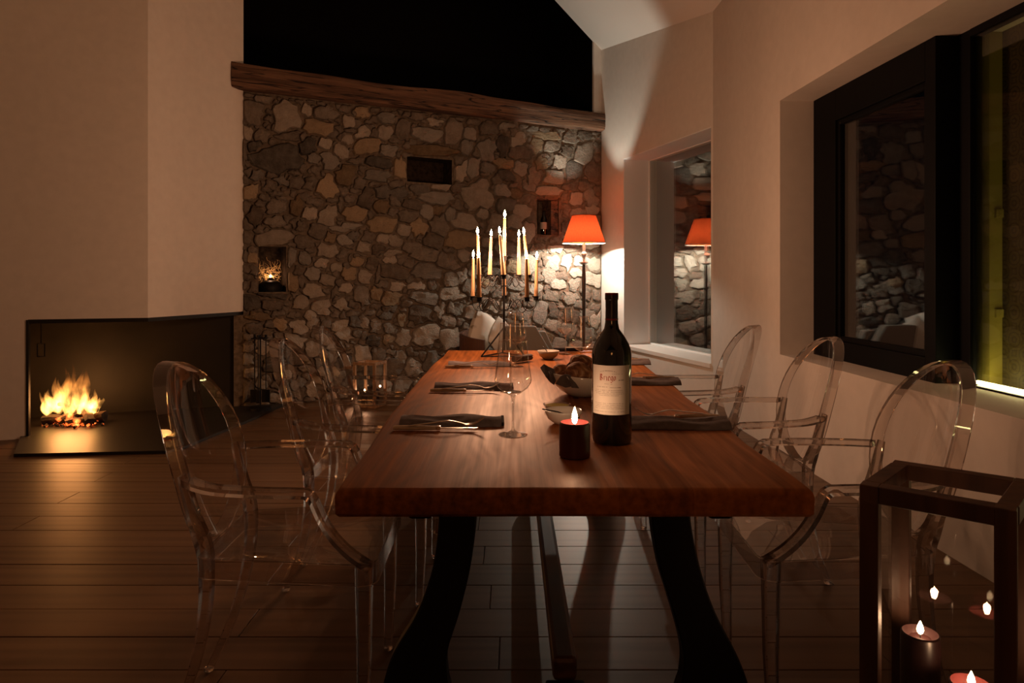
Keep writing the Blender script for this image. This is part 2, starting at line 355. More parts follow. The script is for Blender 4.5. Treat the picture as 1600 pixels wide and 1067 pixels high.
def rect(wd, ht): return [(-wd/2, -ht/2), (wd/2, -ht/2), (wd/2, ht/2), (-wd/2, ht/2)]
def rrect(wd, ht, r=0.3):
    k = min(wd, ht)*r; a, b = wd/2, ht/2
    return [(-a+k, -b), (a-k, -b), (a, -b+k), (a, b-k), (a-k, b), (-a+k, b), (-a, b-k), (-a, -b+k)]
def spline(pts, k=6):
    pts = [Vector(p) for p in pts]; out = []
    for i in range(len(pts)-1):
        p0 = pts[max(i-1, 0)]; p1 = pts[i]; p2 = pts[i+1]; p3 = pts[min(i+2, len(pts)-1)]
        for j in range(k):
            t = j/k; out.append(0.5*((2*p1)+(p2-p0)*t+(2*p0-5*p1+4*p2-p3)*t*t+(3*p1-p0-3*p2+p3)*t**3))
    out.append(pts[-1]); return out
def tag(o, label=None, cat=None, group=None, kind=None):
    if label: o['label'] = label
    if cat: o['category'] = cat
    if group: o['group'] = group
    if kind: o['kind'] = kind
    return o
def thing(name, label, cat, loc=(0,0,0), rz=0, group=None, kind=None):
    o = bpy.data.objects.new(name, None); COL.objects.link(o); o.location = loc; o.rotation_euler = (0, 0, rz)
    o.empty_display_size = 0.1
    return tag(o, label, cat, group, kind)
KIDS = {}
def copy_tree(o, parent=None):
    c = o.copy(); COL.objects.link(c)
    if parent: c.parent = parent
    for ch in list(o.children): copy_tree(ch, c)
    return c

# ------------------------------------------------------------------ room geometry constants
J = Vector((-2.42, 6.20)); C2 = Vector((1.08, 8.25)); C1 = Vector((1.764, 5.99))
TW = (C2-J).normalized(); LW = (C2-J).length; NW = Vector((TW.y, -TW.x))      # stone wall: along, towards room
def ceil_z(x, y):
    if x < -1.5: x = -3.0 - x
    return 4.0 - 0.78*(x-0.99) - 0.055*(y-8.25)
def on_wall(s_, z, d=0.0): return Vector((J.x+TW.x*s_+NW.x*d, J.y+TW.y*s_+NW.y*d, z))
def px_wall(px, py, d=0.0):
    a = (px-800)/F; q = J + NW*d
    Y = (NW.x*q.x + NW.y*q.y)/(NW.x*a + NW.y); X = a*Y
    return ((Vector((X, Y))-q).dot(TW), 1.2-(py-431)*Y/F)
def structure(o): o['kind'] = 'structure'; return o

def holed_wall(name, A, B, holes, depth, mat='plaster', z0=0.0, parent=None, zt=None):
    """vertical wall from A to B (room side), holes (s0,s1,z0,z1); outward = right of A->B"""
    A = Vector(A); B = Vector(B); L = (B-A).length; t = (B-A)/L; nrm = Vector((t.y, -t.x))
    ss = sorted({0.0, L, *[h[0] for h in holes], *[h[1] for h in holes]})
    zs = sorted({z0, *[h[2] for h in holes], *[h[3] for h in holes]})
    mb = MB()
    def pt(s_, z, d): q = A+t*s_+nrm*d; return (q.x, q.y, z)
    def top(s_):
        q = A+t*s_; return (zt if zt else ceil_z(q.x, q.y)+0.05)
    for i in range(len(ss)-1):
        a, b = ss[i], ss[i+1]
        for j in range(len(zs)):
            lo = zs[j]; last = j == len(zs)-1
            mid = ((a+b)/2, lo+0.001)
            if any(h[0]-1e-6 <= a and b <= h[1]+1e-6 and h[2]-1e-6 <= lo < h[3]-1e-6 for h in holes): continue
            za, zb = (top(a), top(b)) if last else (zs[j+1],)*2
            mb.add([pt(a, lo, 0), pt(b, lo, 0), pt(b, zb, 0), pt(a, za, 0)], [(0,1,2,3)])
            mb.add([pt(a, lo, depth), pt(b, lo, depth), pt(b, zb, depth), pt(a, za, depth)], [(3,2,1,0)])
    for s0, s1, a, b in holes:
        for (p, q, r_, u) in (((s0,a),(s0,b),0,0), ((s1,b),(s1,a),0,0), ((s0,b),(s1,b),0,0), ((s1,a),(s0,a),0,0)):
            mb.add([pt(p[0], p[1], 0), pt(q[0], q[1], 0), pt(q[0], q[1], depth), pt(p[0], p[1], depth)], [(0,1,2,3)])
    return structure(mb.build(name, mat, parent)), (lambda s_, z, d: Vector(pt(s_, z, d))), t, nrm

# ------------------------------------------------------------------ floor with planks
fl = structure(MB().box((-0.6, 2.4, -0.06), (9.4, 13.4, 0.08)).build('floor', 'mortar'))
pl_meshes = {}
y = -0.2; row = 0
pw_ = 0.19
while y < 8.2:
    x = -4.9 + (row*0.83) % 1.7 - 1.0
    while x < 2.0:
        ln = 2.2
        xa, xb = max(x, -4.95), min(x+ln, 2.02)
        # trim by the stone wall line
        if xb - xa > 0.15 and not (y > 5.2 and xb < -3.3) and (xb-J.x)*0.5857+J.y > y-0.3:
            d = (round(xb-xa, 2), pw_)
            if d not in pl_meshes:
                o = MB().box((0, 0, -0.011), (xb-xa-0.003, pw_-0.0035, 0.022)).build('plank', 'floor_wood', fl, bevel=0.0012, seg=1)
                pl_meshes[d] = o.data
            else:
                o = bpy.data.objects.new('plank', pl_meshes[d]); COL.objects.link(o); o.parent = fl
            o.location = ((xa+xb)/2, y+pw_/2, R.uniform(-0.0006, 0.0006))
        x += ln
    y += pw_; row += 1

# ------------------------------------------------------------------ ceiling (gabled)
def slab(name, pts, th, mat):
    n = len(pts); mb = MB(); mb.add([*pts, *[(p[0], p[1], p[2]+th) for p in pts]], [tuple(range(n)), tuple(range(2*n-1, n-1, -1)), *[(i, (i+1) % n, n+(i+1) % n, n+i) for i in range(n)]])
    return structure(mb.build(name, mat))
slab('ceiling', [(x, y, ceil_z(x, y)) for x, y in ((-1.5, -4.2), (2.2, -4.2), (2.2, 8.28), (1.08, 8.27), (-1.5, 6.76))], 0.12, 'ceiling_plaster')
slab('ceiling_left', [(x, y, ceil_z(x, y)) for x, y in ((-5.2, -4.2), (-1.5001, -4.2), (-1.5001, 6.79), (-5.2, 6.2))], 0.12, 'ceiling_plaster')

# ------------------------------------------------------------------ right walls
def xr(Y): return 1.98 - 0.036*Y
A_ = Vector((xr(-4.2), -4.2)); 
def s_of(Y): return (C1-A_).length*(C1.y-Y)/(C1.y+4.2)
# A->B with outward on the right means going from far to near: outward = +x
holeR = (s_of(4.62), s_of(1.0), 0.669, 2.386)
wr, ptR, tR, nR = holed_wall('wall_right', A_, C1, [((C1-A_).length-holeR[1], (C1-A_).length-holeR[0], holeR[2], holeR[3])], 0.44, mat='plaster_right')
LR = (C1-A_).length
def PR(Y, z, d): return ptR(LR-s_of(Y), z, d)
LC = (C2-C1).length
def s2_of(Y): return LC*(Y-C1.y)/(C2.y-C1.y)
hc = (s2_of(6.02), s2_of(7.68), 0.415, 2.517)
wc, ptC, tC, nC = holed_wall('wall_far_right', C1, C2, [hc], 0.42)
# other walls closing the room
holed_wall('wall_front', (-5.1, -4.15), (2.15, -4.15), [], 0.12)
holed_wall('wall_left', (-5.1, 6.0), (-5.1, -4.2), [], 0.12)

# small window: reveal lining, sill, pane
w1 = thing('window_1', None, None, kind='structure')
def bar(mb, fn, s0, s1, z0, z1, d0, d1):
    vv = [fn(a, z, d) for a in (s0, s1) for z in (z0, z1) for d in (d0, d1)]
    mb.add(vv, [(0,1,3,2), (4,6,7,5), (0,4,5,1), (2,3,7,6), (0,2,6,4), (1,5,7,3)])
m = MB(); bar(m, ptC, hc[0]-0.0, hc[1], hc[2]-0.03, hc[2]+0.012, -0.012, 0.312); m.build('sill', 'ceiling_plaster', w1, bevel=0.003)
m = MB()
bar(m, ptC, hc[1]-0.012, hc[1], hc[2]+0.012, hc[3], 0.002, 0.312); m.build('side_reveal', 'reveal_paint', w1)
m = MB(); bar(m, ptC, hc[0]+0.001, hc[1]-0.012, hc[3]-0.010, hc[3], 0.002, 0.312); m.build('head_reveal', 'reveal_paint', w1)
m = MB(); bar(m, ptC, hc[0]+0.02, hc[1]-0.02, hc[2]+0.02, hc[3]-0.01, 0.318, 0.330); m.build('pane', 'window_glass_multi', w1)
m = MB()
bar(m, ptC, hc[1]-0.035, hc[1]-0.012, hc[2]+0.012, hc[3]-0.0, 0.312, 0.36)
bar(m, ptC, hc[0], hc[0]+0.022, hc[2]+0.012, hc[3], 0.312, 0.36)
bar(m, ptC, hc[0]+0.02, hc[1]-0.03, hc[3]-0.016, hc[3], 0.312, 0.36)
bar(m, ptC, hc[0]+0.02, hc[1]-0.03, hc[2]+0.012, hc[2]+0.03, 0.312, 0.36)
m.build('window_frame', 'reveal_paint', w1)

# large window: black frame, fixed pane, black post
w2 = thing('window_2', None, None, kind='structure')
z0, z1 = 0.669, 2.386
fr = MB()
bar(fr, PR, 4.62, 4.33, z0, z1, 0.23, 0.33); fr.build('stile', 'window_frame_black', w2, bevel=0.004)
fr = MB(); bar(fr, PR, 3.44, 3.36, z0, z1, 0.23, 0.44); bar(fr, PR, 3.36, 3.27, z0, z1, 0.34, 0.44); fr.build('post', 'window_frame_black', w2, bevel=0.004)
fr = MB(); bar(fr, PR, 4.33, 3.44, z1-0.20, z1, 0.23, 0.33); fr.build('top_rail', 'window_frame_black', w2, bevel=0.004)
fr = MB(); bar(fr, PR, 4.33, 3.44, z0, z0+0.12, 0.23, 0.33); fr.build('bottom_rail', 'window_frame_black', w2, bevel=0.004)
fr = MB()
for a, b, c_, d_ in ((4.33, 4.30, z0+0.12, z1-0.2), (3.47, 3.44, z0+0.12, z1-0.2), (4.30, 3.47, z0+0.12, z0+0.15), (4.30, 3.47, z1-0.23, z1-0.2)):
    bar(fr, PR, a, b, c_, d_, 0.245, 0.30)
fr.build('sash', 'window_frame_black', w2, bevel=0.003)
fr = MB(); bar(fr, PR, 4.31, 3.46, z0+0.14, z1-0.22, 0.262, 0.272); fr.build('pane', 'window_glass', w2)

# lit display niche beyond the second pane
w3 = thing('window_3', None, None, kind='structure')
m = MB(); bar(m, PR, 3.27, 1.0, z1-0.035, z1, 0.34, 0.40); m.build('top_rail', 'window_frame_black', w3)
m = MB(); bar(m, PR, 3.27, 1.0, z0-0.005, z0+0.008, 0.34, 0.37); m.build('bottom_rail', 'window_frame_black', w3)
m = MB(); bar(m, PR, 3.27, 1.0, z0+0.010, z1-0.037, 0.350, 0.356); m.build('pane', 'niche_glass', w3)
def PN(Y, z, d): return PR(Y, z, d)
m = MB(); bar(m, PN, 3.30, 3.27, z0-0.02, z1+0.06, 0.372, 0.52); m.build('side_panel', 'olive_wall', w3)
m = MB(); bar(m, PN, 3.30, 0.98, z0-0.02, z1+0.06, 0.50, 0.53); m.build('patterned_panel', 'fan_wallpaper', w3)
m = MB(); bar(m, PN, 3.30, 0.98, z1-0.01, z1+0.03, 0.372, 0.50); m.build('soffit', 'niche_white', w3)
m = MB(); bar(m, PN, 3.30, 0.98, z0-0.02, z0+0.008, 0.362, 0.50); m.build('ledge', 'niche_white', w3)
m = MB(); bar(m, PN, 3.26, 1.0, z0+0.014, z0+0.030, 0.364, 0.378); m.build('led_strip', 'led', w3)
for zz in (1.02, 1.50):
    c_ = PN(3.262, zz, 0.478); m = MB(); m.box(c_, (0.035, 0.014, 0.04)); m.box(c_+Vector((0, -0.008, 0.010)), (0.012, 0.006, 0.012)); m.box(c_+Vector((0, -0.008, -0.010)), (0.012, 0.006, 0.012)); m.build('clip', 'olive_wall', w3, bevel=0.001)

# ------------------------------------------------------------------ stone wall
WALLTOP_L, WALLTOP_R = 2.86, 2.94
niches_px = [(636, 247, 706, 286), (839, 308, 873, 367), (404, 385, 447, 456)]
wb = thing('wall_back', None, None, kind='structure')
# mortar face with three niches (built in wall coordinates)
nr_ = []
for a, b, c_, d_ in niches_px:
    s0, zt_ = px_wall(a, b); s1, zt2 = px_wall(c_, b); _, zb_ = px_wall(a, d_); _, zb2 = px_wall(c_, d_)
    nr_.append((s0, s1, (zb_+zb2)/2, (zt_+zt2)/2))
SS = sorted({-0.10, LW, *[n[0] for n in nr_], *[n[1] for n in nr_]}); ZZ = sorted({0.0, 2.93, *[n[2] for n in nr_], *[n[3] for n in nr_]})
mb = MB()
for i in range(len(SS)-1):
    for j in range(len(ZZ)-1):
        a, b, lo, hi = SS[i], SS[i+1], ZZ[j], ZZ[j+1]
        if any(n[0]-1e-6 <= a and b <= n[1]+1e-6 and n[2]-1e-6 <= lo and hi <= n[3]+1e-6 for n in nr_): continue
        na = max(1, int((b-a)/0.08)); nb = max(1, int((hi-lo)/0.08))
        g = []
        for q in range(nb+1):
            for p in range(na+1):
                s_ = a+(b-a)*p/na; z = lo+(hi-lo)*q/nb
                g.append(on_wall(s_, z, 0.012*mnoise.noise(Vector((s_*6, z*6, 0)))))
        mb.add(g, [(q*(na+1)+p, q*(na+1)+p+1, (q+1)*(na+1)+p+1, (q+1)*(na+1)+p) for q in range(nb) for p in range(na)])
nl_ = []
for s0, s1, a, b in nr_:
    D = -0.22; P_ = lambda s_, z, d: on_wall(s_, z, d)
    nl_.append(MB()); nl_[-1].add([P_(s0,a,0), P_(s1,a,0), P_(s1,b,0), P_(s0,b,0), P_(s0,a,D), P_(s1,a,D), P_(s1,b,D), P_(s0,b,D)], [(0,1,5,4), (1,2,6,5), (2,3,7,6), (3,0,4,7), (4,5,6,7)])
mb.add([on_wall(-0.1,0,-0.35), on_wall(LW,0,-0.35), on_wall(LW,2.93,-0.35), on_wall(-0.1,2.93,-0.35), on_wall(-0.1,2.93,0), on_wall(LW,2.93,0)], [(3,2,1,0), (4,5,2,3)])
mo = mb.build('mortar', 'mortar', wb, smooth=True)
for q_, mt_ in zip(nl_, ('niche_shade', 'mortar', 'niche_shade')): q_.build('niche_lining', mt_, wb)

SEEDS = """388 148 10 8;398 178 17 19;447 183 23 26;478 171 7 11;508 175 18 11;542 170 9 13;497 200 26 13;541 190 10 12;388 208 10 11;411 211 12 10;434 247 42 21
418 200 4 3;482 231 16 12;513 249 12 15;533 238 11 15;562 210 12 9;380 240 4 20;419 186 6 7;412 158 14 8;447 216 20 7;507 224 12 7;507 160 12 4
567 179 10 10;600 184 14 9;617 186 6 6;604 205 12 13;630 204 10 20;649 185 12 7;676 191 11 6;665 210 23 12;706 205 13 22;735 208 9 11;674 237 42 9
625 264 12 20;718 267 10 15;740 266 11 17;590 256 18 9;588 273 24 10;573 229 18 13;602 236 14 9;734 190 10 7;730 232 8 13;759 204 16 9;761 234 13 18;610 168 16 5;585 171 8 6;632 229 6 7
788 197 12 6;786 232 8 23;808 220 10 11;812 242 16 11;809 265 10 11;840 230 9 14;842 256 9 11;862 231 13 7;850 213 24 8;886 216 10 10;910 212 10 8;857 250 5 7;872 250 11 10;887 240 8 8
912 240 16 17;832 275 11 13;865 277 19 12;896 270 12 17;925 265 13 17;856 298 26 7;891 293 12 7;895 309 10 11;922 308 14 14;792 277 13 8;772 281 7 9;780 258 16 8;757 261 17 9;784 297 12 11;810 301 11 7;745 304 22 23
832 200 10 6;855 203 9 5;875 205 8 5;538 274 17 14;511 292 16 19;538 298 9 8;440 284 12 8;464 287 13 12;393 298 14 11;427 303 12 6;461 321 10 15;432 326 18 12;396 339 12 16;482 316 8 6;500 314 8 6
531 317 6 11;512 336 15 14;552 335 16 15;537 357 24 6;490 360 16 14;430 349 18 9;427 372 30 11;482 334 12 11;512 373 8 9;533 374 12 8;511 392 20 13;474 378 13 13;458 348 7 9
567 309 12 14;590 321 12 11;615 317 9 8;641 320 14 9;622 301 12 13;621 287 10 6;683 293 14 7;652 293 14 8;678 311 32 10;708 295 8 9;712 306 4 5;662 334 11 13;634 337 15 11;610 333 8 6;578 335 8 7;595 349 22 14
684 328 9 7;702 332 7 13;682 356 13 22;652 355 12 14;627 357 10 10;722 347 24 15;722 377 27 14;592 374 9 7;614 374 11 8;640 385 14 9;672 379 18 14;572 373 9 9;588 387 11 7;611 394 14 5;659 400 20 13;627 404 9 9
605 407 11 7;699 411 16 14;748 335 8 8;714 324 8 6;700 391 8 4;640 372 7 5;455 405 8 14;474 404 10 14;483 427 13 11;454 440 8 18;490 455 14 14;502 480 15 15;468 475 12 13;542 432 12 10;539 453 12 7;539 415 6 7;546 401 4 6
523 428 4 9;523 416 8 6;558 408 10 7;566 432 11 11;566 465 13 14;546 464 8 5;522 454 7 9;534 478 12 9;556 490 11 6;552 507 11 9;526 505 12 9;523 492 6 6;534 490 5 5;439 504 10 10;428 462 28 5;427 473 16 8;395 477 15 14;466 507 13 11;488 507 9 10;400 494 20 8;395 508 14 9;505 440 12 9;548 473 5 5
614 425 24 12;662 427 24 12;589 430 5 14;621 445 14 8;596 444 12 5;653 448 15 8;674 447 6 8;684 448 4 7;700 439 13 13;721 431 9 12;608 463 17 13;663 465 24 12;705 461 19 11;732 452 12 11;687 485 7 11;700 484 7 9;716 484 7 11;738 484 15 12;589 478 9 6;609 482 12 7
654 493 21 15;628 500 6 12;603 495 9 6;698 503 14 10;717 501 9 6;663 523 24 15;704 528 17 16;628 527 10 15;605 508 9 8;583 503 9 9;574 490 10 4;567 523 7 8;593 518 7 6;584 530 11 8;604 527 8 8;562 494 5 10
586 551 12 10;611 551 11 6;678 567 14 18;646 572 14 16;626 560 9 12;689 553 8 5;539 525 12 12;487 543 15 14;426 566 16 14;434 587 14 12
866 408 12 12;851 405 6 7;858 427 11 13;880 432 11 9;875 445 12 8;855 448 6 6;898 442 7 12;886 413 8 11;895 391 14 5;868 387 12 6;902 410 9 8;926 411 13 11;918 437 8 12;932 441 7 12;917 466 6 8;932 464 8 9;864 462 12 7;895 464 13 9
843 488 12 17;863 488 10 14;820 486 10 10;861 507 12 9;802 446 12 9;820 413 14 16;795 412 10 12;770 478 9 12;783 480 8 11;800 345 13 14;819 327 13 12;785 322 14 12;790 388 18 12;757 400 14 14;930 350 11 14;905 333 14 10;770 350 14 14
739 425 8 12;752 440 8 10;770 445 9 9;885 325 7 9;826 365 10 14;388 270 8 8;405 318 8 7;933 300 8 8;925 380 14 6;890 488 12 11;915 490 12 10;932 500 8 12;890 512 13 9;918 520 12 12;838 518 12 8"""
seeds = [tuple(float(a) for a in t.split()) for t in SEEDS.replace('\n', ';').split(';') if t.strip()]
def in_region(px, py):
    s_, z = px_wall(px, py)
    top = WALLTOP_L+(WALLTOP_R-WALLTOP_L)*s_/LW
    if s_ < -0.025 or s_ > LW-0.01 or z < 0.01 or z > top-0.01: return False
    for a, b, c_, d_ in niches_px:
        if a-2 < px < c_+2 and b-2 < py < d_+2: return False
    return True
seeds = [q for q in seeds if in_region(q[0], q[1])]
rr = random.Random(11)
for (lo, hi, tries, thr) in ((10, 17, 2500, 2.0), (7, 11, 2500, 1.75), (4, 7, 4000, 1.6), (3, 4.5, 3000, 1.5)):
    for _ in range(tries):
        x, y = rr.uniform(376, 942), rr.uniform(140, 690)
        if y < 525 and lo > 8: continue
        if not in_region(x, y): continue
        rx = rr.uniform(lo, hi); ry = rx*rr.uniform(0.6, 1.0)
        ok = True
        for q in seeds:
            dx, dy = (x-q[0])/(q[2]+rx*0.55), (y-q[1])/(q[3]+ry*0.55)
            if dx*dx+dy*dy < 1.0: ok = False; break
        if ok: seeds.append((x, y, rx, ry))
SA = np.array(seeds)
NA = 18
polys = []
steps = np.linspace(0.12, 1.75, 46)
rot = np.array([rr.uniform(-0.38, 0.38) if min(q[2], q[3])/max(q[2], q[3]) > 0.62 else rr.uniform(-0.08, 0.08) for q in seeds])
PE = 4.0
def cell_d(X, Y, S, Rt):
    dx = X[:, None]-S[None, :, 0]; dy = Y[:, None]-S[None, :, 1]; c_, s_ = np.cos(Rt), np.sin(Rt)
    u = (dx*c_+dy*s_)/S[None, :, 2]; v = (-dx*s_+dy*c_)/S[None, :, 3]
    return (np.abs(u)**PE+np.abs(v)**PE+1.2*(u*v)**2)**(1/PE)
for i, (cx, cy, rx, ry) in enumerate(seeds):
    mk = (np.abs(SA[:, 0]-cx) < 90) & (np.abs(SA[:, 1]-cy) < 70)
    near = SA[mk]; nrot = rot[mk]; me_ = SA[i:i+1]; mr_ = rot[i:i+1]
    pts = []; ph = rr.uniform(0, 1); lims = []
    for k in range(NA):
        a = 2*PI*(k+ph)/NA; ca, sa = math.cos(a), math.sin(a)
        e = 1.0/((abs(ca)**3.2+abs(sa)**3.2)**(1/3.2))
        X = cx+rx*ca*steps*e; Yp = cy+ry*sa*steps*e
        wx = 2.2*np.sin(X*0.23+Yp*0.11)+1.3*np.sin(Yp*0.47+1.7); wy = 2.2*np.sin(Yp*0.27-X*0.09)+1.3*np.sin(X*0.53+0.6)
        wx -= wx[0]; wy -= wy[0]
        own = cell_d(X+wx, Yp+wy, me_, mr_)[:, 0]
        bad = np.where(cell_d(X+wx, Yp+wy, near, nrot).min(axis=1) < own-1e-9)[0]
        far = np.where(own > 1.38)[0]
        j = min(bad[0] if len(bad) else len(steps), far[0] if len(far) else len(steps))
        lim = steps[max(j-1, 0)]
        while lim > 0.15 and not in_region(cx+rx*ca*lim*e, cy+ry*sa*lim*e): lim -= 0.05
        gap = 0.8/math.hypot(rx*ca*e, ry*sa*e)
        q_ = max(lim*rr.uniform(0.965, 1.0)-gap, 0.10); pts.append((q_*rx*ca*e, q_*ry*sa*e))
    area = abs(sum(pts[k][0]*pts[(k+1) % NA][1]-pts[(k+1) % NA][0]*pts[k][1] for k in range(NA)))/2
    if area > 9: polys.append((area, cx, cy, pts))
polys.sort(key=lambda q: -q[0])
rest = MB()
def stone_geo(cx, cy, pts, area, rs):
    s0, z0_ = px_wall(cx, cy); c0 = on_wall(s0, z0_, 0)
    h = min(0.05, 0.018+0.0021*math.sqrt(area)*rs.uniform(0.4, 1.2))
    if cx > 800: h *= 0.42
    off = Vector((rs.uniform(0, 50), rs.uniform(0, 50), 0)); tilt = (rs.uniform(-0.10, 0.10), rs.uniform(-0.10, 0.10))
    vv = []; n = len(pts)
    for k_, (sc_, hh) in enumerate(((1.0, -0.02), (1.0, 0.50), (0.93, 0.88), (0.60, 1.0))):
        for (dx, dy) in pts:
            s_, z = px_wall(cx+dx*sc_, cy+dy*sc_)
            nz = (mnoise.noise(Vector((s_*13, z*13, 0))+off)*0.5+mnoise.noise(Vector((s_*40, z*40, 0))+off)*0.28) if k_ > 0 else 0
            vv.append(on_wall(s_, z, h*(hh+nz*hh)+tilt[0]*(s_-s0)*hh+tilt[1]*(z-z0_)*hh) - c0)
    vv.append(on_wall(s0, z0_, h*1.02)-c0)
    fs = [(r_*n+k, r_*n+(k+1) % n, (r_+1)*n+(k+1) % n, (r_+1)*n+k) for r_ in range(3) for k in range(n)]
    fs += [(3*n+k, 3*n+(k+1) % n, 4*n) for k in range(n)]
    return c0, vv, fs
rs = random.Random(5)
OCH = {(497, 200), (567, 179), (625, 264), (674, 237), (461, 321), (439, 504), (556, 490), (595, 349), (608, 463), (511, 292)}
for i, (area, cx, cy, pts) in enumerate(polys):
    c0, vv, fs = stone_geo(cx, cy, pts, area, rs)
    if i < 300:
        mt = 'stone_ochre' if (int(cx), int(cy)) in OCH else rs.choice(['stone_tan', 'stone_tan', 'stone_grey', 'stone_tan', 'stone_grey', 'stone_tan', 'stone_ochre'])
        if cx > 818 and 372 < cy < 485: mt = 'stone_pale'  # paler colour paints the floor lamp's pool of light into these stones
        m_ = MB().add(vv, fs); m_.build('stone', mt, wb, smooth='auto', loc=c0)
    else:
        rest.add([v_+c0 for v_ in vv], fs)
o = rest.build('chinking_stones', 'stone_tan', wb, smooth=True); o['kind'] = 'stuff'
# timber lining of the bottle niche
s0, s1, a, b = nr_[1]
m = MB(); vv = [on_wall(s_, z, d) for s_ in (s1-0.10, s1) for z in (a, b) for d in (-0.20, -0.01)]
m.add(vv, [(0,1,3,2), (4,6,7,5), (0,4,5,1), (2,3,7,6), (0,2,6,4), (1,5,7,3)]); m.build('niche_board', 'beam_wood', wb)
m = MB(); vv = [on_wall(s_, z, d) for s_ in (s0-0.02, s1+0.02) for z in (b-0.03, b) for d in (-0.20, 0.012)]
m.add(vv, [(0,1,3,2), (4,6,7,5), (0,4,5,1), (2,3,7,6), (0,2,6,4), (1,5,7,3)]); m.build('niche_board', 'beam_wood', wb)

# old beam on the wall head
bm_ = thing('trim_1', None, None, kind='structure')
mb = MB(); nseg = 60; sec = []
for q in range(24):
    a = 2*PI*q/24; e = 1/((abs(math.cos(a))**8+abs(math.sin(a))**8)**(1/8)); sec.append((math.cos(a)*e, math.sin(a)*e))
vv = []
for i in range(nseg+1):
    u = i/nseg; s_ = -0.135+(LW+0.135)*u
    zt_, zb_ = 3.125+0.035*u, 2.862+0.068*u
    for k, (a, b) in enumerate(sec):
        nz = mnoise.noise(Vector((s_*1.6, a*1.3, b*1.3)))*0.020+mnoise.noise(Vector((s_*0.6, 9, b)))*0.022
        d = -0.05+a*0.16+nz*0.8; z = (zt_+zb_)/2+b*((zt_-zb_)/2-0.012)+nz*(1 if b > 0 else 0.5)
        vv.append(on_wall(s_, z, d))
m = len(sec)
mb.add(vv, [(i*m+j, i*m+(j+1) % m, (i+1)*m+(j+1) % m, (i+1)*m+j) for i in range(nseg) for j in range(m)]+[tuple(range(m)), tuple(nseg*m+j for j in range(m-1, -1, -1))])
beam = mb.build('beam', 'beam_wood', bm_, smooth='auto')
# align the grain coordinates with the beam
ang = math.atan2(TW.y, TW.x); Mx = Matrix.Translation((J.x, J.y, 3.0)) @ Matrix.Rotation(ang, 4, 'Z')
beam.data.transform(Mx.inverted()); beam.matrix_world = Mx
# narrow plaster return beside the opening above the beam
m = MB(); vv = [on_wall(s_, z, d) for s_ in (px_wall(928, 150)[0], LW) for z in (3.10, 4.12) for d in (-0.03, 0.0)]
m.add(vv, [(0,1,3,2), (4,6,7,5), (0,4,5,1), (2,3,7,6), (0,2,6,4), (1,5,7,3)]); structure(m.build('trim_2', 'plaster'))
# dark unlit loft behind the wall head
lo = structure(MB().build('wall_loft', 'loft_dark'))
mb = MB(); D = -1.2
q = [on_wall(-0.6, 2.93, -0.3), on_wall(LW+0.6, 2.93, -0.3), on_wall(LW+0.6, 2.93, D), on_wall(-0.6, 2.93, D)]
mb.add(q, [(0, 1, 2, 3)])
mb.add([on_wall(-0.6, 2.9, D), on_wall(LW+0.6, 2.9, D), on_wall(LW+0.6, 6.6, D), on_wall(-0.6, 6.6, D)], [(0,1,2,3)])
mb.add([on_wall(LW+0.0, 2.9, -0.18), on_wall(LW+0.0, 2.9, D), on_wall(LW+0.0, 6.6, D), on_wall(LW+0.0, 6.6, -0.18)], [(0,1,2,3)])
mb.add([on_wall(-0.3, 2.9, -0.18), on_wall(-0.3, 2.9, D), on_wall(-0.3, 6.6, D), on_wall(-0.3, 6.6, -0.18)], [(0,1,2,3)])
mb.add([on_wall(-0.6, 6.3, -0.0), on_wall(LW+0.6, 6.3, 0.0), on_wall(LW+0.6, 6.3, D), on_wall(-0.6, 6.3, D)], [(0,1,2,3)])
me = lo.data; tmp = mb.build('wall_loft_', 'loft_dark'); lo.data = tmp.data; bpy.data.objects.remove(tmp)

# ------------------------------------------------------------------ fireplace
ZH = 0.875
FA = Vector((-5.1, 4.60)); FB = Vector((-3.565, 5.03)); FC = Vector((-2.80, 5.25)); FD = Vector((-2.435, 6.19))
fp = thing('fireplace', 'white plastered chimney breast with black steel open corner hearth under it', 'fireplace', (-3.0, 5.2, 0))
def wp(q, z): return (q[0]+3.0, q[1]-5.2, z)
mb = MB(); H = 6.0
def quad(mb, a, b, z0_, z1_): mb.add([wp(a, z0_), wp(b, z0_), wp(b, z1_), wp(a, z1_)], [(0, 1, 2, 3)])
FE = Vector((-2.2, 6.8))
quad(mb, FA, FB, 0, H); quad(mb, FB, FC, ZH, H); quad(mb, FC, FD, ZH, H)
quad(mb, FD, (-2.55, 6.35), ZH, H); quad(mb, (-2.55, 6.35), (-4.2, 6.6), ZH, H)
mb.add([wp(FB, ZH), wp(FC, ZH), wp(FD, ZH), wp((-2.55, 6.35), ZH), wp((-4.3, 5.9), ZH)], [(0, 1, 2, 3, 4)])
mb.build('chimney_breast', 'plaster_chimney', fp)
mb = MB(); B1 = (-4.05, 5.66); B2 = (-2.40, 6.26)
quad(mb, FB, B1, 0.0, ZH); mb.build('firebox_side', 'soot', fp)
mb = MB(); quad(mb, B1, B2, 0.0, ZH); mb.build('firebox_back', 'soot', fp)
mb = MB()
for a, b in ((FB, FC), (FC, FD)):
    a = Vector(a[:2]); b = Vector(b[:2]); t = (b-a).normalized(); n_ = Vector((t.y, -t.x))
    pts = [(*(a-n_*0.02), ZH-0.012), (*(b-n_*0.02), ZH-0.012)]
    mb.sweep([wp(p[:2], p[2]) for p in pts], rect(0.045, 0.03))
mb.sweep([wp(FB, 0.0), wp(FB, ZH)], rect(0.02, 0.02)); mb.build('lintel_frame', 'black_steel', fp)
hearth = [(-3.60, 5.0), (-3.30, 4.52), (-2.28, 4.61), (-2.14, 5.72), (-2.10, 6.30), (-2.35, 6.24), B2, B1]
mb = MB(); n = len(hearth)
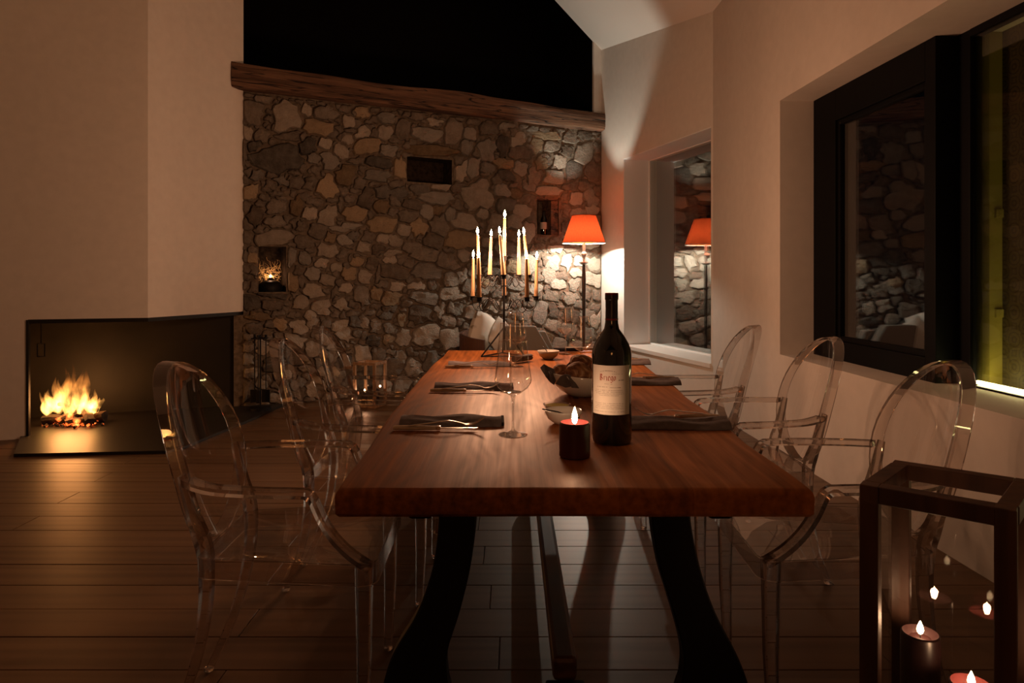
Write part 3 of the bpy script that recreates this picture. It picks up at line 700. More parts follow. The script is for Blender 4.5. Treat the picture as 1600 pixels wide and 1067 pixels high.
mb.add([wp(p, 0.002) for p in hearth]+[wp(p, 0.022) for p in hearth], [tuple(range(n-1, -1, -1)), tuple(range(n, 2*n)), *[(i, (i+1) % n, n+(i+1) % n, n+i) for i in range(n)]])
mb.build('hearth', 'hearth_steel', fp)
# damper handle ring
hc_ = P(64, 547, 5.25); mb = MB()
ring = [(-0.028, -0.05), (0.028, -0.05), (0.028, 0.05), (-0.028, 0.05), (-0.028, -0.05)]
mb.tube([(hc_.x+a+3.0, hc_.y-5.2, hc_.z+b) for a, b in ring], 0.005, 6)
mb.tube([(hc_.x+3.0, hc_.y-5.2, hc_.z+0.05), (hc_.x+3.0, hc_.y-5.2, ZH)], 0.004, 6); mb.build('damper_handle', 'black_iron', fp)

# logs and fire
fc = Vector((-3.50, 5.42, 0.022))
def log(p0, p1, r, mat, label):
    p0 = fc+Vector(p0); p1 = fc+Vector(p1); mid = (p0+p1)/2; n = 9; mb = MB(); pts = []; sc = []
    for i in range(n):
        u = i/(n-1); q = p0.lerp(p1, u)-mid+Vector((0, 0, 0.006*math.sin(u*7))); pts.append(q); sc.append(1+0.14*mnoise.noise(q*20+mid*7))
    secs = [(r*math.cos(2*PI*k/9)*(1+0.18*math.sin(k*2.3)), r*math.sin(2*PI*k/9)*(1+0.18*math.cos(k*1.7))) for k in range(9)]
    mb.sweep(pts, secs, scales=sc); o = mb.build('log', mat, smooth='auto', loc=mid); tag(o, label, 'firewood', 'burning logs in the fireplace')
log((-0.20, -0.04, 0.040), (0.03, 0.02, 0.045), 0.036, 'log_bark', 'pale split log lying flat at the near end of the fire, away from the flames')
log((-0.10, 0.10, 0.045), (0.22, 0.08, 0.045), 0.042, 'log_bark', 'charred log lying behind the embers along the back of the fire')
log((-0.06, -0.07, 0.034), (0.06, 0.06, 0.11), 0.030, 'log_ember', 'glowing log leaning up in the middle of the fire')
log((0.20, -0.08, 0.035), (0.06, 0.07, 0.12), 0.036, 'log_bark', 'thick charred log leaning on the side of the fire nearest the chairs')
log((-0.12, 0.03, 0.155), (0.20, 0.02, 0.105), 0.014, 'log_bark', 'thin dark stick lying across the top of the burning logs')
log((0.02, -0.10, 0.03), (0.14, 0.02, 0.04), 0.028, 'log_ember', 'short red glowing log at the foot of the fire')
eb = MB()
for _ in range(90):
    c_ = fc+Vector((R.gauss(0.02, 0.10), R.gauss(-0.02, 0.05), 0.012)); q = R.uniform(0.008, 0.02)
    eb.box(c_, (q*1.3, q, q*0.9), rot=Matrix.Rotation(R.uniform(0, 3), 3, Vector((R.random(), R.random(), R.random()+0.1)).normalized()))
tag(eb.build('embers', 'log_ember'), 'red glowing embers scattered under the burning logs', 'embers', kind='stuff')
ft = thing('fire', 'orange and yellow flames rising from the logs in the corner fireplace', 'fire', fc+Vector((0, 0, 0.085)))
rf = random.Random(3)
for i in range(22):
    a = rf.uniform(-0.17, 0.17); h = (0.40*math.exp(-((a+0.01)/0.11)**2)+0.12)*rf.uniform(0.62, 1.0); b = rf.uniform(-0.05, 0.05); lean = a*0.35+rf.uniform(-0.03, 0.03)
    pts = []; sc = []
    for k in range(12):
        u = k/11; pts.append((a+lean*u+0.014*math.sin(u*7+i), b+0.01*math.sin(u*5+2*i), h*u)); sc.append(max(0.03, (math.sin(PI*min(1, (u*0.85+0.12)))**0.9)*(1-u)**0.35))
    mb = MB(); rw = rf.uniform(0.028, 0.048); mb.tube(pts, rw, 10, sc); mb.build('flame', 'fire', ft, smooth=True)
light('fire_light', fc+Vector((0.02, -0.03, 0.22)), E_FIRE*6, (1.0, 0.40, 0.12), 0.14)

# fire irons beside the hearth
fi = thing('fire_tool_stand', 'black iron fire tool stand beside the hearth against the stone wall', 'fire tools', (-2.22, 6.02, 0.022))
MB().lathe([(0.001, 0), (0.09, 0), (0.09, 0.02), (0.02, 0.03), (0.001, 0.03)], 20).build('base', 'black_iron', fi, smooth='auto')
MB().tube([(0, 0, 0.02), (0, 0, 0.66)], 0.008).build('pole', 'black_iron', fi)
for k, (dx, dy) in enumerate(((0.05, 0.0), (-0.05, 0.0), (0, -0.05))):
    mb = MB().tube([(dx, dy, 0.10), (dx, dy, 0.62)], 0.005); mb.box((dx, dy, 0.12), (0.07 if dx else 0.03, 0.02, 0.11)); mb.tube([(dx, dy, 0.62), (dx, dy, 0.66)], 0.012); mb.build('tool', 'black_iron', fi, bevel=0.002)
MB().box((0, -0.015, 0.63), (0.12, 0.09, 0.01)).build('hanger', 'black_iron', fi)

# ------------------------------------------------------------------ dining table
tb = thing('dining_table', 'long solid wooden dining table on curved black iron trestles, laid for dinner', 'table', (0.13, 2.79, 0))
def tx(x): return x-0.13
outl = []
ny = 40
for i in range(ny+1):
    Y = 1.4376+(4.14-1.4376)*i/ny; u = i/ny
    outl.append((-0.370-0.020*u-0.030*math.sin(u*PI)*1.0+0.012*mnoise.noise(Vector((Y*3, 0, 0))), Y))
right = []
for i in range(ny+1):
    Y = 1.4376+(4.14-1.4376)*i/ny; u = i/ny
    right.append((0.633+0.045*u+0.012*math.sin(u*PI)+0.012*mnoise.noise(Vector((Y*3, 7, 0))), Y))
front = [(-0.37+1.003*k/12, 1.4376+0.004*mnoise.noise(Vector((k*0.7, 3, 0)))) for k in range(1, 12)]
ring = front + right + [(0.678-1.066*k/12, 4.14+0.01*math.sin(k)) for k in range(1, 12)] + outl[::-1]
cx_, cy_ = 0.14, 2.79
mb = MB(); n = len(ring)
levels = [(0.690, 0.010), (0.698, 0.001), (0.734, 0.0), (0.742, 0.003), (0.7475, 0.009), (0.750, 0.018)]
vv = []
for z, ins in levels:
    for (x, y_) in ring:
        d = Vector((cx_-x, (cy_-y_)*0.4)); d.normalize(); vv.append((tx(x+d.x*ins), y_+d.y*ins-2.79, z))
fs = [(l_*n+k, l_*n+(k+1) % n, (l_+1)*n+(k+1) % n, (l_+1)*n+k) for l_ in range(5) for k in range(n)]
fs += [tuple(range(n-1, -1, -1)), tuple(5*n+k for k in range(n))]
mb.add(vv, fs); mb.build('tabletop', 'table_wood', tb, smooth='auto')
for X in (-0.212, 0.482):
    MB().box((tx(X), 0.0, 0.664), (0.058, 2.44, 0.052)).build('rail', 'black_iron', tb, bevel=0.01)
LEG = [(0, 0.69, 687, 745), (808, None, 687, 745), (879, None, 678, 736), (948, None, 655, 719.6), (1011, None, 618, 700), (1050, None, 604, 700), (1067, None, 602, 703), (1100, None, 607, 712), (1140, None, 628, 728), (1180, None, 640, 750)]
LEG2 = [(0, 0.69, 1015, 1075), (808, None, 1015.6, 1075.7), (879, None, 1027, 1089.6), (948, None, 1048, 1112.7), (1011, None, 1064, 1145), (1050, None, 1063, 1161), (1067, None, 1058, 1163.6), (1100, None, 1048, 1158), (1140, None, 1030, 1136), (1180, None, 1010, 1122)]
YL = 1.72
def leg_pts(T):
    out = []
    for py, z, a, b in T:
        z = z if z is not None else max(0.0, 1.2-(py-431)*YL/F)
        out.append((z, (a-800)*YL/F, (b-800)*YL/F))
    out[-1] = (0.0, out[-1][1], out[-1][2]); return out
def leg_mesh(T, yl, th=0.05):
    ps = leg_pts(T); A = spline([(p[1], p[0], 0) for p in ps], 4); B = spline([(p[2], p[0], 0) for p in ps], 4); mb = MB(); n = len(A); vv = []
    for a, b in zip(A, B):
        vv += [(tx(a.x), yl-2.79-th/2, a.y), (tx(b.x), yl-2.79-th/2, b.y), (tx(b.x), yl-2.79+th/2, b.y), (tx(a.x), yl-2.79+th/2, a.y)]
    fs = [(i*4+j, i*4+(j+1) % 4, (i+1)*4+(j+1) % 4, (i+1)*4+j) for i in range(n-1) for j in range(4)]+[(0,1,2,3), (4*n-1, 4*n-2, 4*n-3, 4*n-4)]
    return mb.add(vv, fs)
for yl in (YL, 3.86):
    leg_mesh(LEG, yl).build('leg', 'black_iron', tb, bevel=0.004, seg=1); leg_mesh(LEG2, yl).build('leg', 'black_iron', tb, bevel=0.004, seg=1)
    MB().box((tx(0.135), yl-2.79, 0.030), (0.60, 0.05, 0.06)).box((tx(0.135), yl-2.79, 0.11), (0.10, 0.05, 0.12)).build('cross_foot', 'black_iron', tb, bevel=0.006)
MB().box((tx(0.135), 0.0, 0.195), (0.062, 2.10, 0.062)).build('stretcher', 'stretcher_wood', tb, bevel=0.012)

# ------------------------------------------------------------------ clear armchairs
def make_chair():
    t = thing('armchair', 'x', 'chair')
    sec_n = 40
    def oval(a, k=1.0): return (0.193*k*math.cos(a), 0.700+0.245*k*math.sin(a)*(1.0))
    def bx_(y, z): return -0.185-0.27*(z-0.46)+0.05*(y/0.193)**2
    # back panel: dished oval, thin sheet
    mb = MB(); vv = [(bx_(0, 0.7)-0.030, 0, 0.7)]; rings = (0.25, 0.5, 0.68, 0.80, 0.88, 0.94, 0.985)
    for k in rings:
        for i in range(sec_n):
            yy, zz = oval(2*PI*i/sec_n, k); vv.append((bx_(yy, zz)-0.030*(1-k**2.4), yy, zz))
    fs = [(0, 1+i, 1+(i+1) % sec_n) for i in range(sec_n)]
    for r_ in range(len(rings)-1):
        o = 1+r_*sec_n; fs += [(o+i, o+(i+1) % sec_n, o+sec_n+(i+1) % sec_n, o+sec_n+i) for i in range(sec_n)]
    b = mb.add(vv, fs).build('backrest', 'clear_plastic', t, smooth=True)
    # flange around the oval: a band going back
    mb = MB(); vv = []
    for i in range(sec_n):
        yy, zz = oval(2*PI*i/sec_n); x = bx_(yy, zz); o = Vector((0, yy, zz-0.7)).normalized()*0.005
        for dx, oo in ((0.004, -1), (0.004, 1), (-0.036, 1.6), (-0.036, 0.2)): vv.append((x+dx, yy+o.y*oo, zz+o.z*oo))
    fs = [(i*4+j, i*4+(j+1) % 4, ((i+1) % sec_n)*4+(j+1) % 4, ((i+1) % sec_n)*4+j) for i in range(sec_n) for j in range(4)]
    mb.add(vv, fs).build('back_rim', 'clear_plastic_bar', t, smooth='auto')
    # seat: rounded trapezoid, slightly dished
    outline = []
    def corner(cx, cy, r, a0, a1, k=5): return [(cx+r*math.cos(a0+(a1-a0)*i/k), cy+r*math.sin(a0+(a1-a0)*i/k)) for i in range(k+1)]
    outline += corner(0.255, 0.195, 0.04, 0, PI/2)+corner(-0.135, 0.145, 0.04, PI/2, PI)+corner(-0.135, -0.145, 0.04, PI, 1.5*PI)+corner(0.255, -0.195, 0.04, 1.5*PI, 2*PI)
    outline = [(x+0.012*(1-(y/0.24)**2) if x > 0.2 else x, y) for x, y in outline]
    n = len(outline); mb = MB(); vv = [(0.06, 0, 0.440)]
    for k in (0.45, 0.8, 1.0):
        vv += [((x-0.06)*k+0.06, y*k, 0.440+0.015*k**3) for x, y in outline]
    fs = [(0, 1+i, 1+(i+1) % n) for i in range(n)]
    for r_ in range(2): o = 1+r_*n; fs += [(o+i, o+(i+1) % n, o+n+(i+1) % n, o+n+i) for i in range(n)]
    mb.add(vv, fs).build('seat', 'clear_plastic', t, smooth=True)
    mb = MB(); vv = []
    for i, (x, y) in enumerate(outline):
        d = Vector((x-0.06, y)).normalized()
        for z, q in ((0.459, 0.0), (0.459, 0.005), (0.405, 0.007), (0.405, 0.001)): vv.append((x+d.x*q, y+d.y*q, z))
    mb.add(vv, [(i*4+j, i*4+(j+1) % 4, ((i+1) % n)*4+(j+1) % 4, ((i+1) % n)*4+j) for i in range(n) for j in range(4)]).build('apron', 'clear_plastic_bar', t, smooth='auto')
    for s_ in (1, -1):
        pts = spline([(-0.195, 0.190*s_, 0.662), (-0.175, 0.205*s_, 0.660), (-0.11, 0.236*s_, 0.655), (0.0, 0.252*s_, 0.652), (0.09, 0.254*s_, 0.650)], 5)
        pts += [Vector(p) for p in ((0.128, 0.252*s_, 0.648), (0.142, 0.251*s_, 0.640))]
        pts += spline([(0.150, 0.250*s_, 0.626), (0.170, 0.248*s_, 0.580), (0.200, 0.242*s_, 0.530), (0.240, 0.234*s_, 0.485), (0.285, 0.226*s_, 0.450)], 4)
        MB().sweep(pts, rect(0.036, 0.018)).build('armrest', 'clear_plastic_bar', t, smooth='auto')
        MB().sweep([(0.268, 0.212*s_, 0.455), (0.268, 0.212*s_, 0.20), (0.262, 0.212*s_, 0.006)], rect(0.042, 0.042), up=(1, 0, 0), scales=[1, 0.8, 0.58]).build('leg', 'clear_plastic_bar', t, bevel=0.003, seg=1)
        pts = spline([(-0.215, 0.178*s_, 0.675), (-0.185, 0.172*s_, 0.56), (-0.158, 0.165*s_, 0.455), (-0.165, 0.155*s_, 0.30), (-0.205, 0.130*s_, 0.14), (-0.262, 0.105*s_, 0.006)], 4)
        MB().sweep(pts, rect(0.040, 0.030), up=(1, 0, 0), scales=[0.5+0.5*min(1, i/6) if i < 8 else 1-0.42*(i-8)/(len(pts)-9) for i in range(len(pts))]).build('leg', 'clear_plastic_bar', t, smooth='auto')
        for fx, fy in ((0.262, 0.212*s_), (-0.264, 0.104*s_)):
            MB().lathe([(0.0005, 0.0), (0.013, 0.0), (0.015, 0.005), (0.012, 0.012), (0.0005, 0.013)], 12, (fx, fy, 0)).build('foot', 'clear_plastic_bar', t, smooth=True)
    return t
proto = make_chair()
CH = [(-0.655, 1.975, 0.02, 'clear plastic armchair with oval back on the fireplace side of the table, nearest the camera'),
      (-0.595, 2.70, -0.02, 'clear plastic armchair on the fireplace side, between the two other chairs'),
      (-0.640, 3.42, 0.03, 'clear plastic armchair on the fireplace side, nearest the stone wall'),
      (0.955, 2.00, PI-0.03, 'clear plastic armchair on the window side, just behind the tall wooden lantern'),
      (0.965, 2.76, PI+0.02, 'clear plastic armchair on the window side, in the middle of its row'),
      (0.890, 3.44, PI-0.02, 'clear plastic armchair on the window side, nearest the small window')]
for i, (x, y_, rz, lab) in enumerate(CH):
    c_ = proto if i == 0 else copy_tree(proto)
    c_.location = (x, y_, 0.0015); c_.rotation_euler = (0, 0, rz); c_['label'] = lab; c_['group'] = 'clear armchairs around the dining table'

# ------------------------------------------------------------------ candle flames
def flame_mesh(h=0.040, r=0.0075):
    return MB().lathe([(0.0003, 0), (r*0.7, h*0.12), (r, h*0.32), (r*0.8, h*0.58), (r*0.35, h*0.84), (0.0002, h)], 12)
def candle_parts(root, h, r, mat, fl_h=0.034, energy=None, wick=True, hollow=False):
    if hollow:
        prof = [(0.0005, h-0.012), (r*0.55, h-0.012), (r*0.80, h-0.004), (r*0.90, h), (r*0.98, h-0.003), (r, h-0.012), (r, 0.003), (r-0.003, 0), (0.0005, 0)]
    else:
        prof = [(0.0005, h), (r*0.45, h-0.001), (r*0.72, h-0.004), (r*1.25, 0.0), (0.0005, 0)]
    return MB().lathe(prof, 28 if hollow else 14).build('wax', mat, root, smooth='auto')

def stand_light(name, loc, e, r=0.008): light(name, loc, e, CANDLE, r)

# ------------------------------------------------------------------ candelabra
YC = 3.85; cb = Vector((-0.045, YC, 0.75))
ca = thing('candelabra', 'tall black wire candelabra with eleven cups at the far end of the table', 'candelabra', cb)
MB().tube([(0, 0, 0.03), (0, 0, 0.545)], 0.0065).build('stem', 'black_iron', ca, smooth='auto')
mb = MB()
feet = [(-0.125, -0.07), (-0.01, 0.12), (0.115, -0.05)]
for fx, fy in feet: mb.tube([(0, 0, 0.16), (fx, fy, 0.004)], 0.0045, 6)
for i in range(3):
    a, b = feet[i], feet[(i+1) % 3]; mb.tube([(a[0], a[1], 0.004), (b[0], b[1], 0.004)], 0.0035, 6)
mb.build('tripod_base', 'black_iron', ca)
def cup(mb, x, y_, z):
    mb.lathe([(0.0005, -0.022), (0.014, -0.022), (0.014, -0.002), (0.022, 0.0), (0.022, 0.002), (0.0125, 0.002), (0.0125, -0.016), (0.0005, -0.016)], 14, (x, y_, z))
tiers = [('U', [-72, -144, 0, 144, 72], 0.145, 1.205-0.75, 0.228, [(-2, 0), (2, 0), (-5, 0), (0, 0), (-6, 0)]),
         ('L', [-108, -44, 180, 42, 106], 0.190, 1.083-0.75, 0.222, [(1, 0), (-1, 0), (0, 0), (-1, 0), (1, 0)])]
candle_specs = []
for nm, angs, rad, zc, hc2, tl in tiers:
    for a, tt in zip(angs, tl):
        a_ = math.radians(a); dx, dy = math.sin(a_), -math.cos(a_)     # 0 = towards the camera
        x, y_ = dx*rad, dy*rad; k = rad/0.19
        mb = MB(); prof = [(0.006, -0.085), (0.03, -0.083), (0.050, -0.05), (0.068, -0.022), (0.088, -0.020), (0.105, -0.050), (0.125, -0.088), (0.150, -0.098), (0.178, -0.082), (0.190, -0.05), (0.190, -0.022)]
        mb.tube(spline([(dx*p*k, dy*p*k, zc+q*(0.85 if nm == 'L' else 0.7)) for p, q in prof], 3), 0.0024, 6)
        prof = [(0.006, -0.092), (0.045, -0.088), (0.075, -0.035), (0.10, -0.010), (0.128, -0.040), (0.150, -0.07)]
        mb.tube(spline([(dx*p*k+dy*0.012*q2, dy*p*k-dx*0.012*q2, zc+q*(0.85 if nm == 'L' else 0.7)) for q2, (p, q) in enumerate(prof)], 3), 0.002, 6)
        mb.build('arm', 'black_iron', ca, smooth=True)
        mb = MB(); cup(mb, x, y_, zc); mb.build('candle_cup', 'black_iron', ca, smooth='auto')
        candle_specs.append((cb.x+x, cb.y+y_, 0.75+zc-0.0145, hc2+0.010+R.uniform(-0.004, 0.004), tt[0], nm, a))
mb = MB(); cup(mb, 0, 0, 0.560); mb.build('candle_cup', 'black_iron', ca, smooth='auto')
candle_specs.append((cb.x, cb.y, 0.75+0.546, 0.232, 1.0, 'T', 0))
names = {('U', -72): 'white taper candle in the upper ring, outermost towards the fireplace', ('U', -144): 'white taper candle in the upper ring, at the back towards the fireplace',
         ('U', 0): 'white taper candle in the upper ring, at the front before the stem', ('U', 144): 'white taper candle in the upper ring, at the back towards the lamp', ('U', 72): 'white taper candle in the upper ring, outermost towards the lamp',
         ('L', -108): 'white taper candle in the lower ring, outermost towards the fireplace', ('L', -44): 'white taper candle in the lower ring, at the front towards the fireplace', ('L', 180): 'white taper candle in the lower ring, half hidden behind the stem',
         ('L', 42): 'white taper candle in the lower ring, at the front towards the lamp', ('L', 106): 'white taper candle in the lower ring, outermost towards the floor lamp', ('T', 0): 'topmost white taper candle, standing alone above both rings'}
for x, y_, z, h, tilt, nm, a in candle_specs:
    c_ = thing('taper_candle', names[(nm, a)], 'candle', (x, y_, z), 0, 'lit taper candles in the candelabra')
    c_.rotation_euler = (0, math.radians(tilt), 0)
    candle_parts(c_, h, 0.0098, 'wax_white')
    MB().tube([(0, 0, h-0.002), (0.0005, 0, h+0.009)], 0.0011, 6).build('wick', 'wick', c_)
    flame_mesh().build('flame', 'flame', c_, smooth=True, loc=(0, 0, h+0.004))
    tip = Vector((x+math.sin(math.radians(tilt))*(h+0.02), y_, z+math.cos(math.radians(tilt))*(h+0.02)))
    stand_light('candle_light', tip, E_CANDLE)

# ------------------------------------------------------------------ pillar candle by the bottle
p = thing('pillar_candle', 'squat dark burgundy pillar candle burning in front of the wine bottle', 'candle', (0.156, 1.70, 0.7505))
candle_parts(p, 0.086, 0.0385, 'wax_burgundy', hollow=True)
MB().tube([(0, 0, 0.073), (0, 0, 0.086)], 0.0013, 6).build('wick', 'wick', p)
flame_mesh(0.044, 0.0075).build('flame', 'flame', p, smooth=True, loc=(0, 0, 0.080))
stand_light('candle_light', (0.156, 1.70, 0.7505+0.105), E_SMALL*0.7)

# ------------------------------------------------------------------ wine bottle
wb_ = thing('wine_bottle', 'large dark red wine bottle with cream label standing near the front of the table', 'bottle', (0.270, 1.85, 0.7505))
rb = 0.0535
prof = [(0.0005, 0.012), (0.03, 0.006), (rb-0.008, 0.0), (rb-0.002, 0.004), (rb, 0.012), (rb, 0.238), (rb-0.002, 0.252), (rb-0.008, 0.268), (rb-0.019, 0.287), (0.0205, 0.306), (0.0175, 0.322), (0.0165, 0.34), (0.0160, 0.395), (0.0165, 0.396)]
MB().lathe(prof, 48).build('glass_body', 'bottle_dark', wb_, smooth='auto')
MB().lathe([(0.0167, 0.318), (0.0171, 0.352), (0.0168, 0.353), (0.0168, 0.384), (0.0182, 0.386), (0.0182, 0.400), (0.0172, 0.4025)], 32).build('capsule', 'capsule_black', wb_, smooth='auto')
MB().lathe([(0.0174, 0.330), (0.0178, 0.330), (0.0178, 0.3345), (0.0174, 0.3345)], 32).build('capsule_band', 'capsule_red', wb_, smooth='auto')
MB().lathe([(0.0186, 0.3985), (0.0178, 0.4035), (0.0005, 0.4035)], 32).build('capsule_top', 'capsule_red', wb_, smooth='auto')
# label wrapped on the body; angle 0 faces the camera side, slightly turned
LC_ = math.radians(-90)-math.atan2(0.27, 1.85)+math.radians(-3)
def lab(u, z, d=0.0004):            # u: metres along the arc from the label centre
    a = LC_+u/rb; return ((rb+d)*math.cos(a), (rb+d)*math.sin(a), z)
LWd, Lz0, Lz1 = 0.116, 0.083, 0.213
mb = MB(); nu = 28
vv = []; fs = []
for i in range(nu+1):
    u = -LWd/2+LWd*i/nu; vv += [lab(u, Lz0), lab(u, Lz1)]
fs = [(2*i, 2*i+2, 2*i+3, 2*i+1) for i in range(nu)]
lb = mb.add(vv, fs).build('label', 'label_paper', wb_, smooth=True)
def nib(mb, strokes, u0, z0_, sc, wn=0.13, ang=0.75, d=0.0008):
    nx, nz = math.cos(ang)*wn/2, math.sin(ang)*wn/2
    for st in strokes:
        for (a, b) in zip(st[:-1], st[1:]):
            q = [(a[0]-nx, a[1]-nz), (a[0]+nx, a[1]+nz), (b[0]+nx, b[1]+nz), (b[0]-nx, b[1]-nz)]
            mb.add([lab(u0+x*sc, z0_+y*sc, d) for x, y in q], [(0, 1, 2, 3)])
BL = {'B': ([[(0.1, 1.25), (0.25, 1.4), (0.2, 0.1), (0.05, 0.0)], [(0.2, 0.1), (0.55, 0.0), (0.78, 0.2), (0.75, 0.55), (0.5, 0.72)], [(0.25, 1.4), (0.6, 1.35), (0.7, 1.1), (0.5, 0.75)], [(0.42, 1.3), (0.42, 0.15)]], 1.0),
      'r': ([[(0.0, 0.85), (0.12, 0.95), (0.14, 0.1), (0.05, 0.02)], [(0.14, 0.8), (0.36, 0.95), (0.42, 0.82)]], 0.55),
      'i': ([[(0.0, 0.85), (0.12, 0.95), (0.12, 0.12), (0.24, 0.03)], [(0.1, 1.2), (0.16, 1.28)]], 0.36),
      'e': ([[(0.12, 0.5), (0.42, 0.68), (0.38, 0.92), (0.2, 0.95), (0.08, 0.75), (0.08, 0.2), (0.25, 0.02), (0.44, 0.14)]], 0.6),
      'g': ([[(0.42, 0.88), (0.2, 0.95), (0.06, 0.78), (0.06, 0.25), (0.2, 0.05), (0.42, 0.2)], [(0.42, 1.0), (0.44, -0.2), (0.25, -0.42), (0.02, -0.3)]], 0.62),
      'o': ([[(0.22, 0.97), (0.06, 0.78), (0.06, 0.22), (0.22, 0.03), (0.42, 0.2), (0.42, 0.78), (0.22, 0.97)]], 0.58)}
mb = MB(); u = -0.031; k = 0.0118
for ch in 'Briego':
    st, adv = BL[ch]; nib(mb, st, u, 0.1735, k, wn=0.20); u += adv*k*1.05
mb.build('lettering', 'label_red', lb)
mb = MB(); rl = random.Random(2)
def tiny(u0, u1, z, h, wt=0.00045, arc=0.0):
    x = u0
    while x < u1:
        wdt = rl.uniform(0.0006, 0.0016)
        zz = z + arc*(1-((x-(u0+u1)/2)/((u1-u0)/2))**2)
        if rl.random() > 0.16: mb.add([lab(x, zz, 0.0007), lab(x+wdt, zz, 0.0007), lab(x+wdt, zz+h*rl.uniform(0.6, 1), 0.0007), lab(x, zz+h*rl.uniform(0.6, 1), 0.0007)], [(0, 1, 2, 3)])
        x += wdt+rl.uniform(0.0005, 0.0009)
tiny(-0.028, 0.014, 0.1955, 0.0017, arc=0.003)
tiny(0.000, 0.032, 0.1905, 0.0011)
tiny(0.021, 0.036, 0.1735, 0.0028)
tiny(-0.016, 0.004, 0.164, 0.0011)
tiny(-0.038, -0.008, 0.1555, 0.0016); tiny(-0.002, 0.026, 0.1545, 0.0016)
for z, a, b in ((0.147, -0.044, 0.034), (0.1425, -0.046, 0.034), (0.138, -0.042, 0.036), (0.1335, -0.032, 0.022)): tiny(a, b, z, 0.0013)
for z in (0.1125, 0.108, 0.1035, 0.099): tiny(-0.046, 0.034, z, 0.0013)
tiny(-0.050, 0.042, 0.0905, 0.0012)
mb.build('small_print', 'label_ink', lb)

# ------------------------------------------------------------------ wine glasses
def make_glass():
    t = thing('wine_glass', 'x', 'glass')
    # foot and stem: solid glass
    MB().lathe([(0.0005, 0), (0.040, 0), (0.0410, 0.0012), (0.034, 0.0028), (0.016, 0.006), (0.0065, 0.012), (0.0038, 0.022), (0.0032, 0.05), (0.0032, 0.085), (0.0042, 0.100), (0.008, 0.108), (0.0005, 0.1085)], 32).build('stem', 'glass_stem', t, smooth='auto')
    mb = MB().lathe([(0.0005, 0.110), (0.010, 0.1115), (0.024, 0.119), (0.042, 0.133), (0.0515, 0.148), (0.0525, 0.155), (0.049, 0.180), (0.0445, 0.215), (0.0395, 0.2655)], 48)
    mb.build('bowl', 'glass_bowl', t, smooth=True)
    MB().lathe([(0.0388, 0.2650), (0.0396, 0.2640), (0.0402, 0.2650), (0.0396, 0.2662)], 48, closed=True).build('rim', 'glass_stem', t, smooth=True)
    return t
g0 = make_glass()
GL = [(0.003, 1.935, 'empty wine glass by the near napkin on the fireplace side, nearest the camera'),
      (-0.005, 2.65, 'empty wine glass in the middle of the fireplace side row, behind the nearest glass'),
      (0.018, 3.38, 'empty wine glass on the fireplace side, farthest, before the candelabra'),
      (0.312, 3.08, 'empty wine glass standing just behind the bread bowl'),
      (0.308, 3.92, 'empty wine glass at the far table end under the floor lamp'),
      (0.318, 2.22, 'empty wine glass almost hidden behind the big wine bottle')]
for i, (x, y_, lb2) in enumerate(GL):
    c_ = g0 if i == 0 else copy_tree(g0)
    c_.location = (x, y_, 0.7505); c_['label'] = lb2; c_['group'] = 'wine glasses on the dining table'

# ------------------------------------------------------------------ napkins and cutlery
def napkin(x, y_, rz, L, Wd, mat, label, th=0.02):
    nx, nyy = 18, 9; vt = []; 
    def top(u, v):
        e = min(1, 6*min(v, 1-v)+0.15); wv = 0.004*math.sin(u*9+v*3)+0.003*mnoise.noise(Vector((u*4+x*9, v*3, y_)))
        ridge = 0.006*math.exp(-((v-0.4-0.05*math.sin(u*4))/0.08)**2)
        return max(0.004, th*e*0.75+wv*e+ridge)
    for j in range(nyy+1):
        for i in range(nx+1):
            u, v = i/nx, j/nyy; vt.append(((u-0.5)*L, (v-0.5)*Wd*(0.9+0.12*u)+0.004*math.sin(u*6), top(u, v)))
    n0 = len(vt); vb = [(p[0], p[1], 0.0008) for p in vt]
    fs = [(j*(nx+1)+i, j*(nx+1)+i+1, (j+1)*(nx+1)+i+1, (j+1)*(nx+1)+i) for j in range(nyy) for i in range(nx)]
    fs += [tuple(n0+q for q in f[::-1]) for f in fs]
    bd = [i for i in range(nx+1)]+[j*(nx+1)+nx for j in range(1, nyy+1)]+[nyy*(nx+1)+i for i in range(nx-1, -1, -1)]+[j*(nx+1) for j in range(nyy-1, 0, -1)]
    fs += [(bd[k], bd[(k+1) % len(bd)], n0+bd[(k+1) % len(bd)], n0+bd[k]) for k in range(len(bd))]
    t = thing('napkin', label, 'napkin', (x, y_, 0.7503), rz, 'grey napkins at the place settings')
    MB().add(vt+vb, fs).build('cloth', mat, t, smooth='auto')
    # the folded-under layer showing at the end
    MB().box((L/2+0.003, 0, th*0.30), (0.010, Wd*0.86, th*0.5)).build('fold', 'napkin_charcoal', t, bevel=0.003)
    return t
def knife(x, y_, z, rz, label):
    t = thing('table_knife', label, 'knife', (x, y_, z), rz, 'horn handled knives')
    hp = spline([(-0.125, 0, 0.008), (-0.07, 0, 0.008), (0.0, 0, 0.008)], 5)
    MB().sweep(hp, rrect(0.015, 0.012), scales=[0.75+0.35*math.sin(PI*(0.15+0.8*i/(len(hp)-1))) for i in range(len(hp))]).build('handle', 'horn', t, smooth='auto')
    MB().box((0.006, 0, 0.008), (0.014, 0.015, 0.012)).build('bolster', 'steel', t, bevel=0.003)
    bp = [(0.012, -0.005), (0.06, -0.008), (0.10, -0.006), (0.122, 0.003), (0.10, 0.007), (0.012, 0.006)]
    MB().add([(a, b, 0.0085) for a, b in bp]+[(a, b, 0.0065) for a, b in bp], [tuple(range(6)), tuple(range(11, 5, -1)), *[(i, (i+1) % 6, 6+(i+1) % 6, 6+i) for i in range(6)]]).build('blade', 'steel', t)
    return t
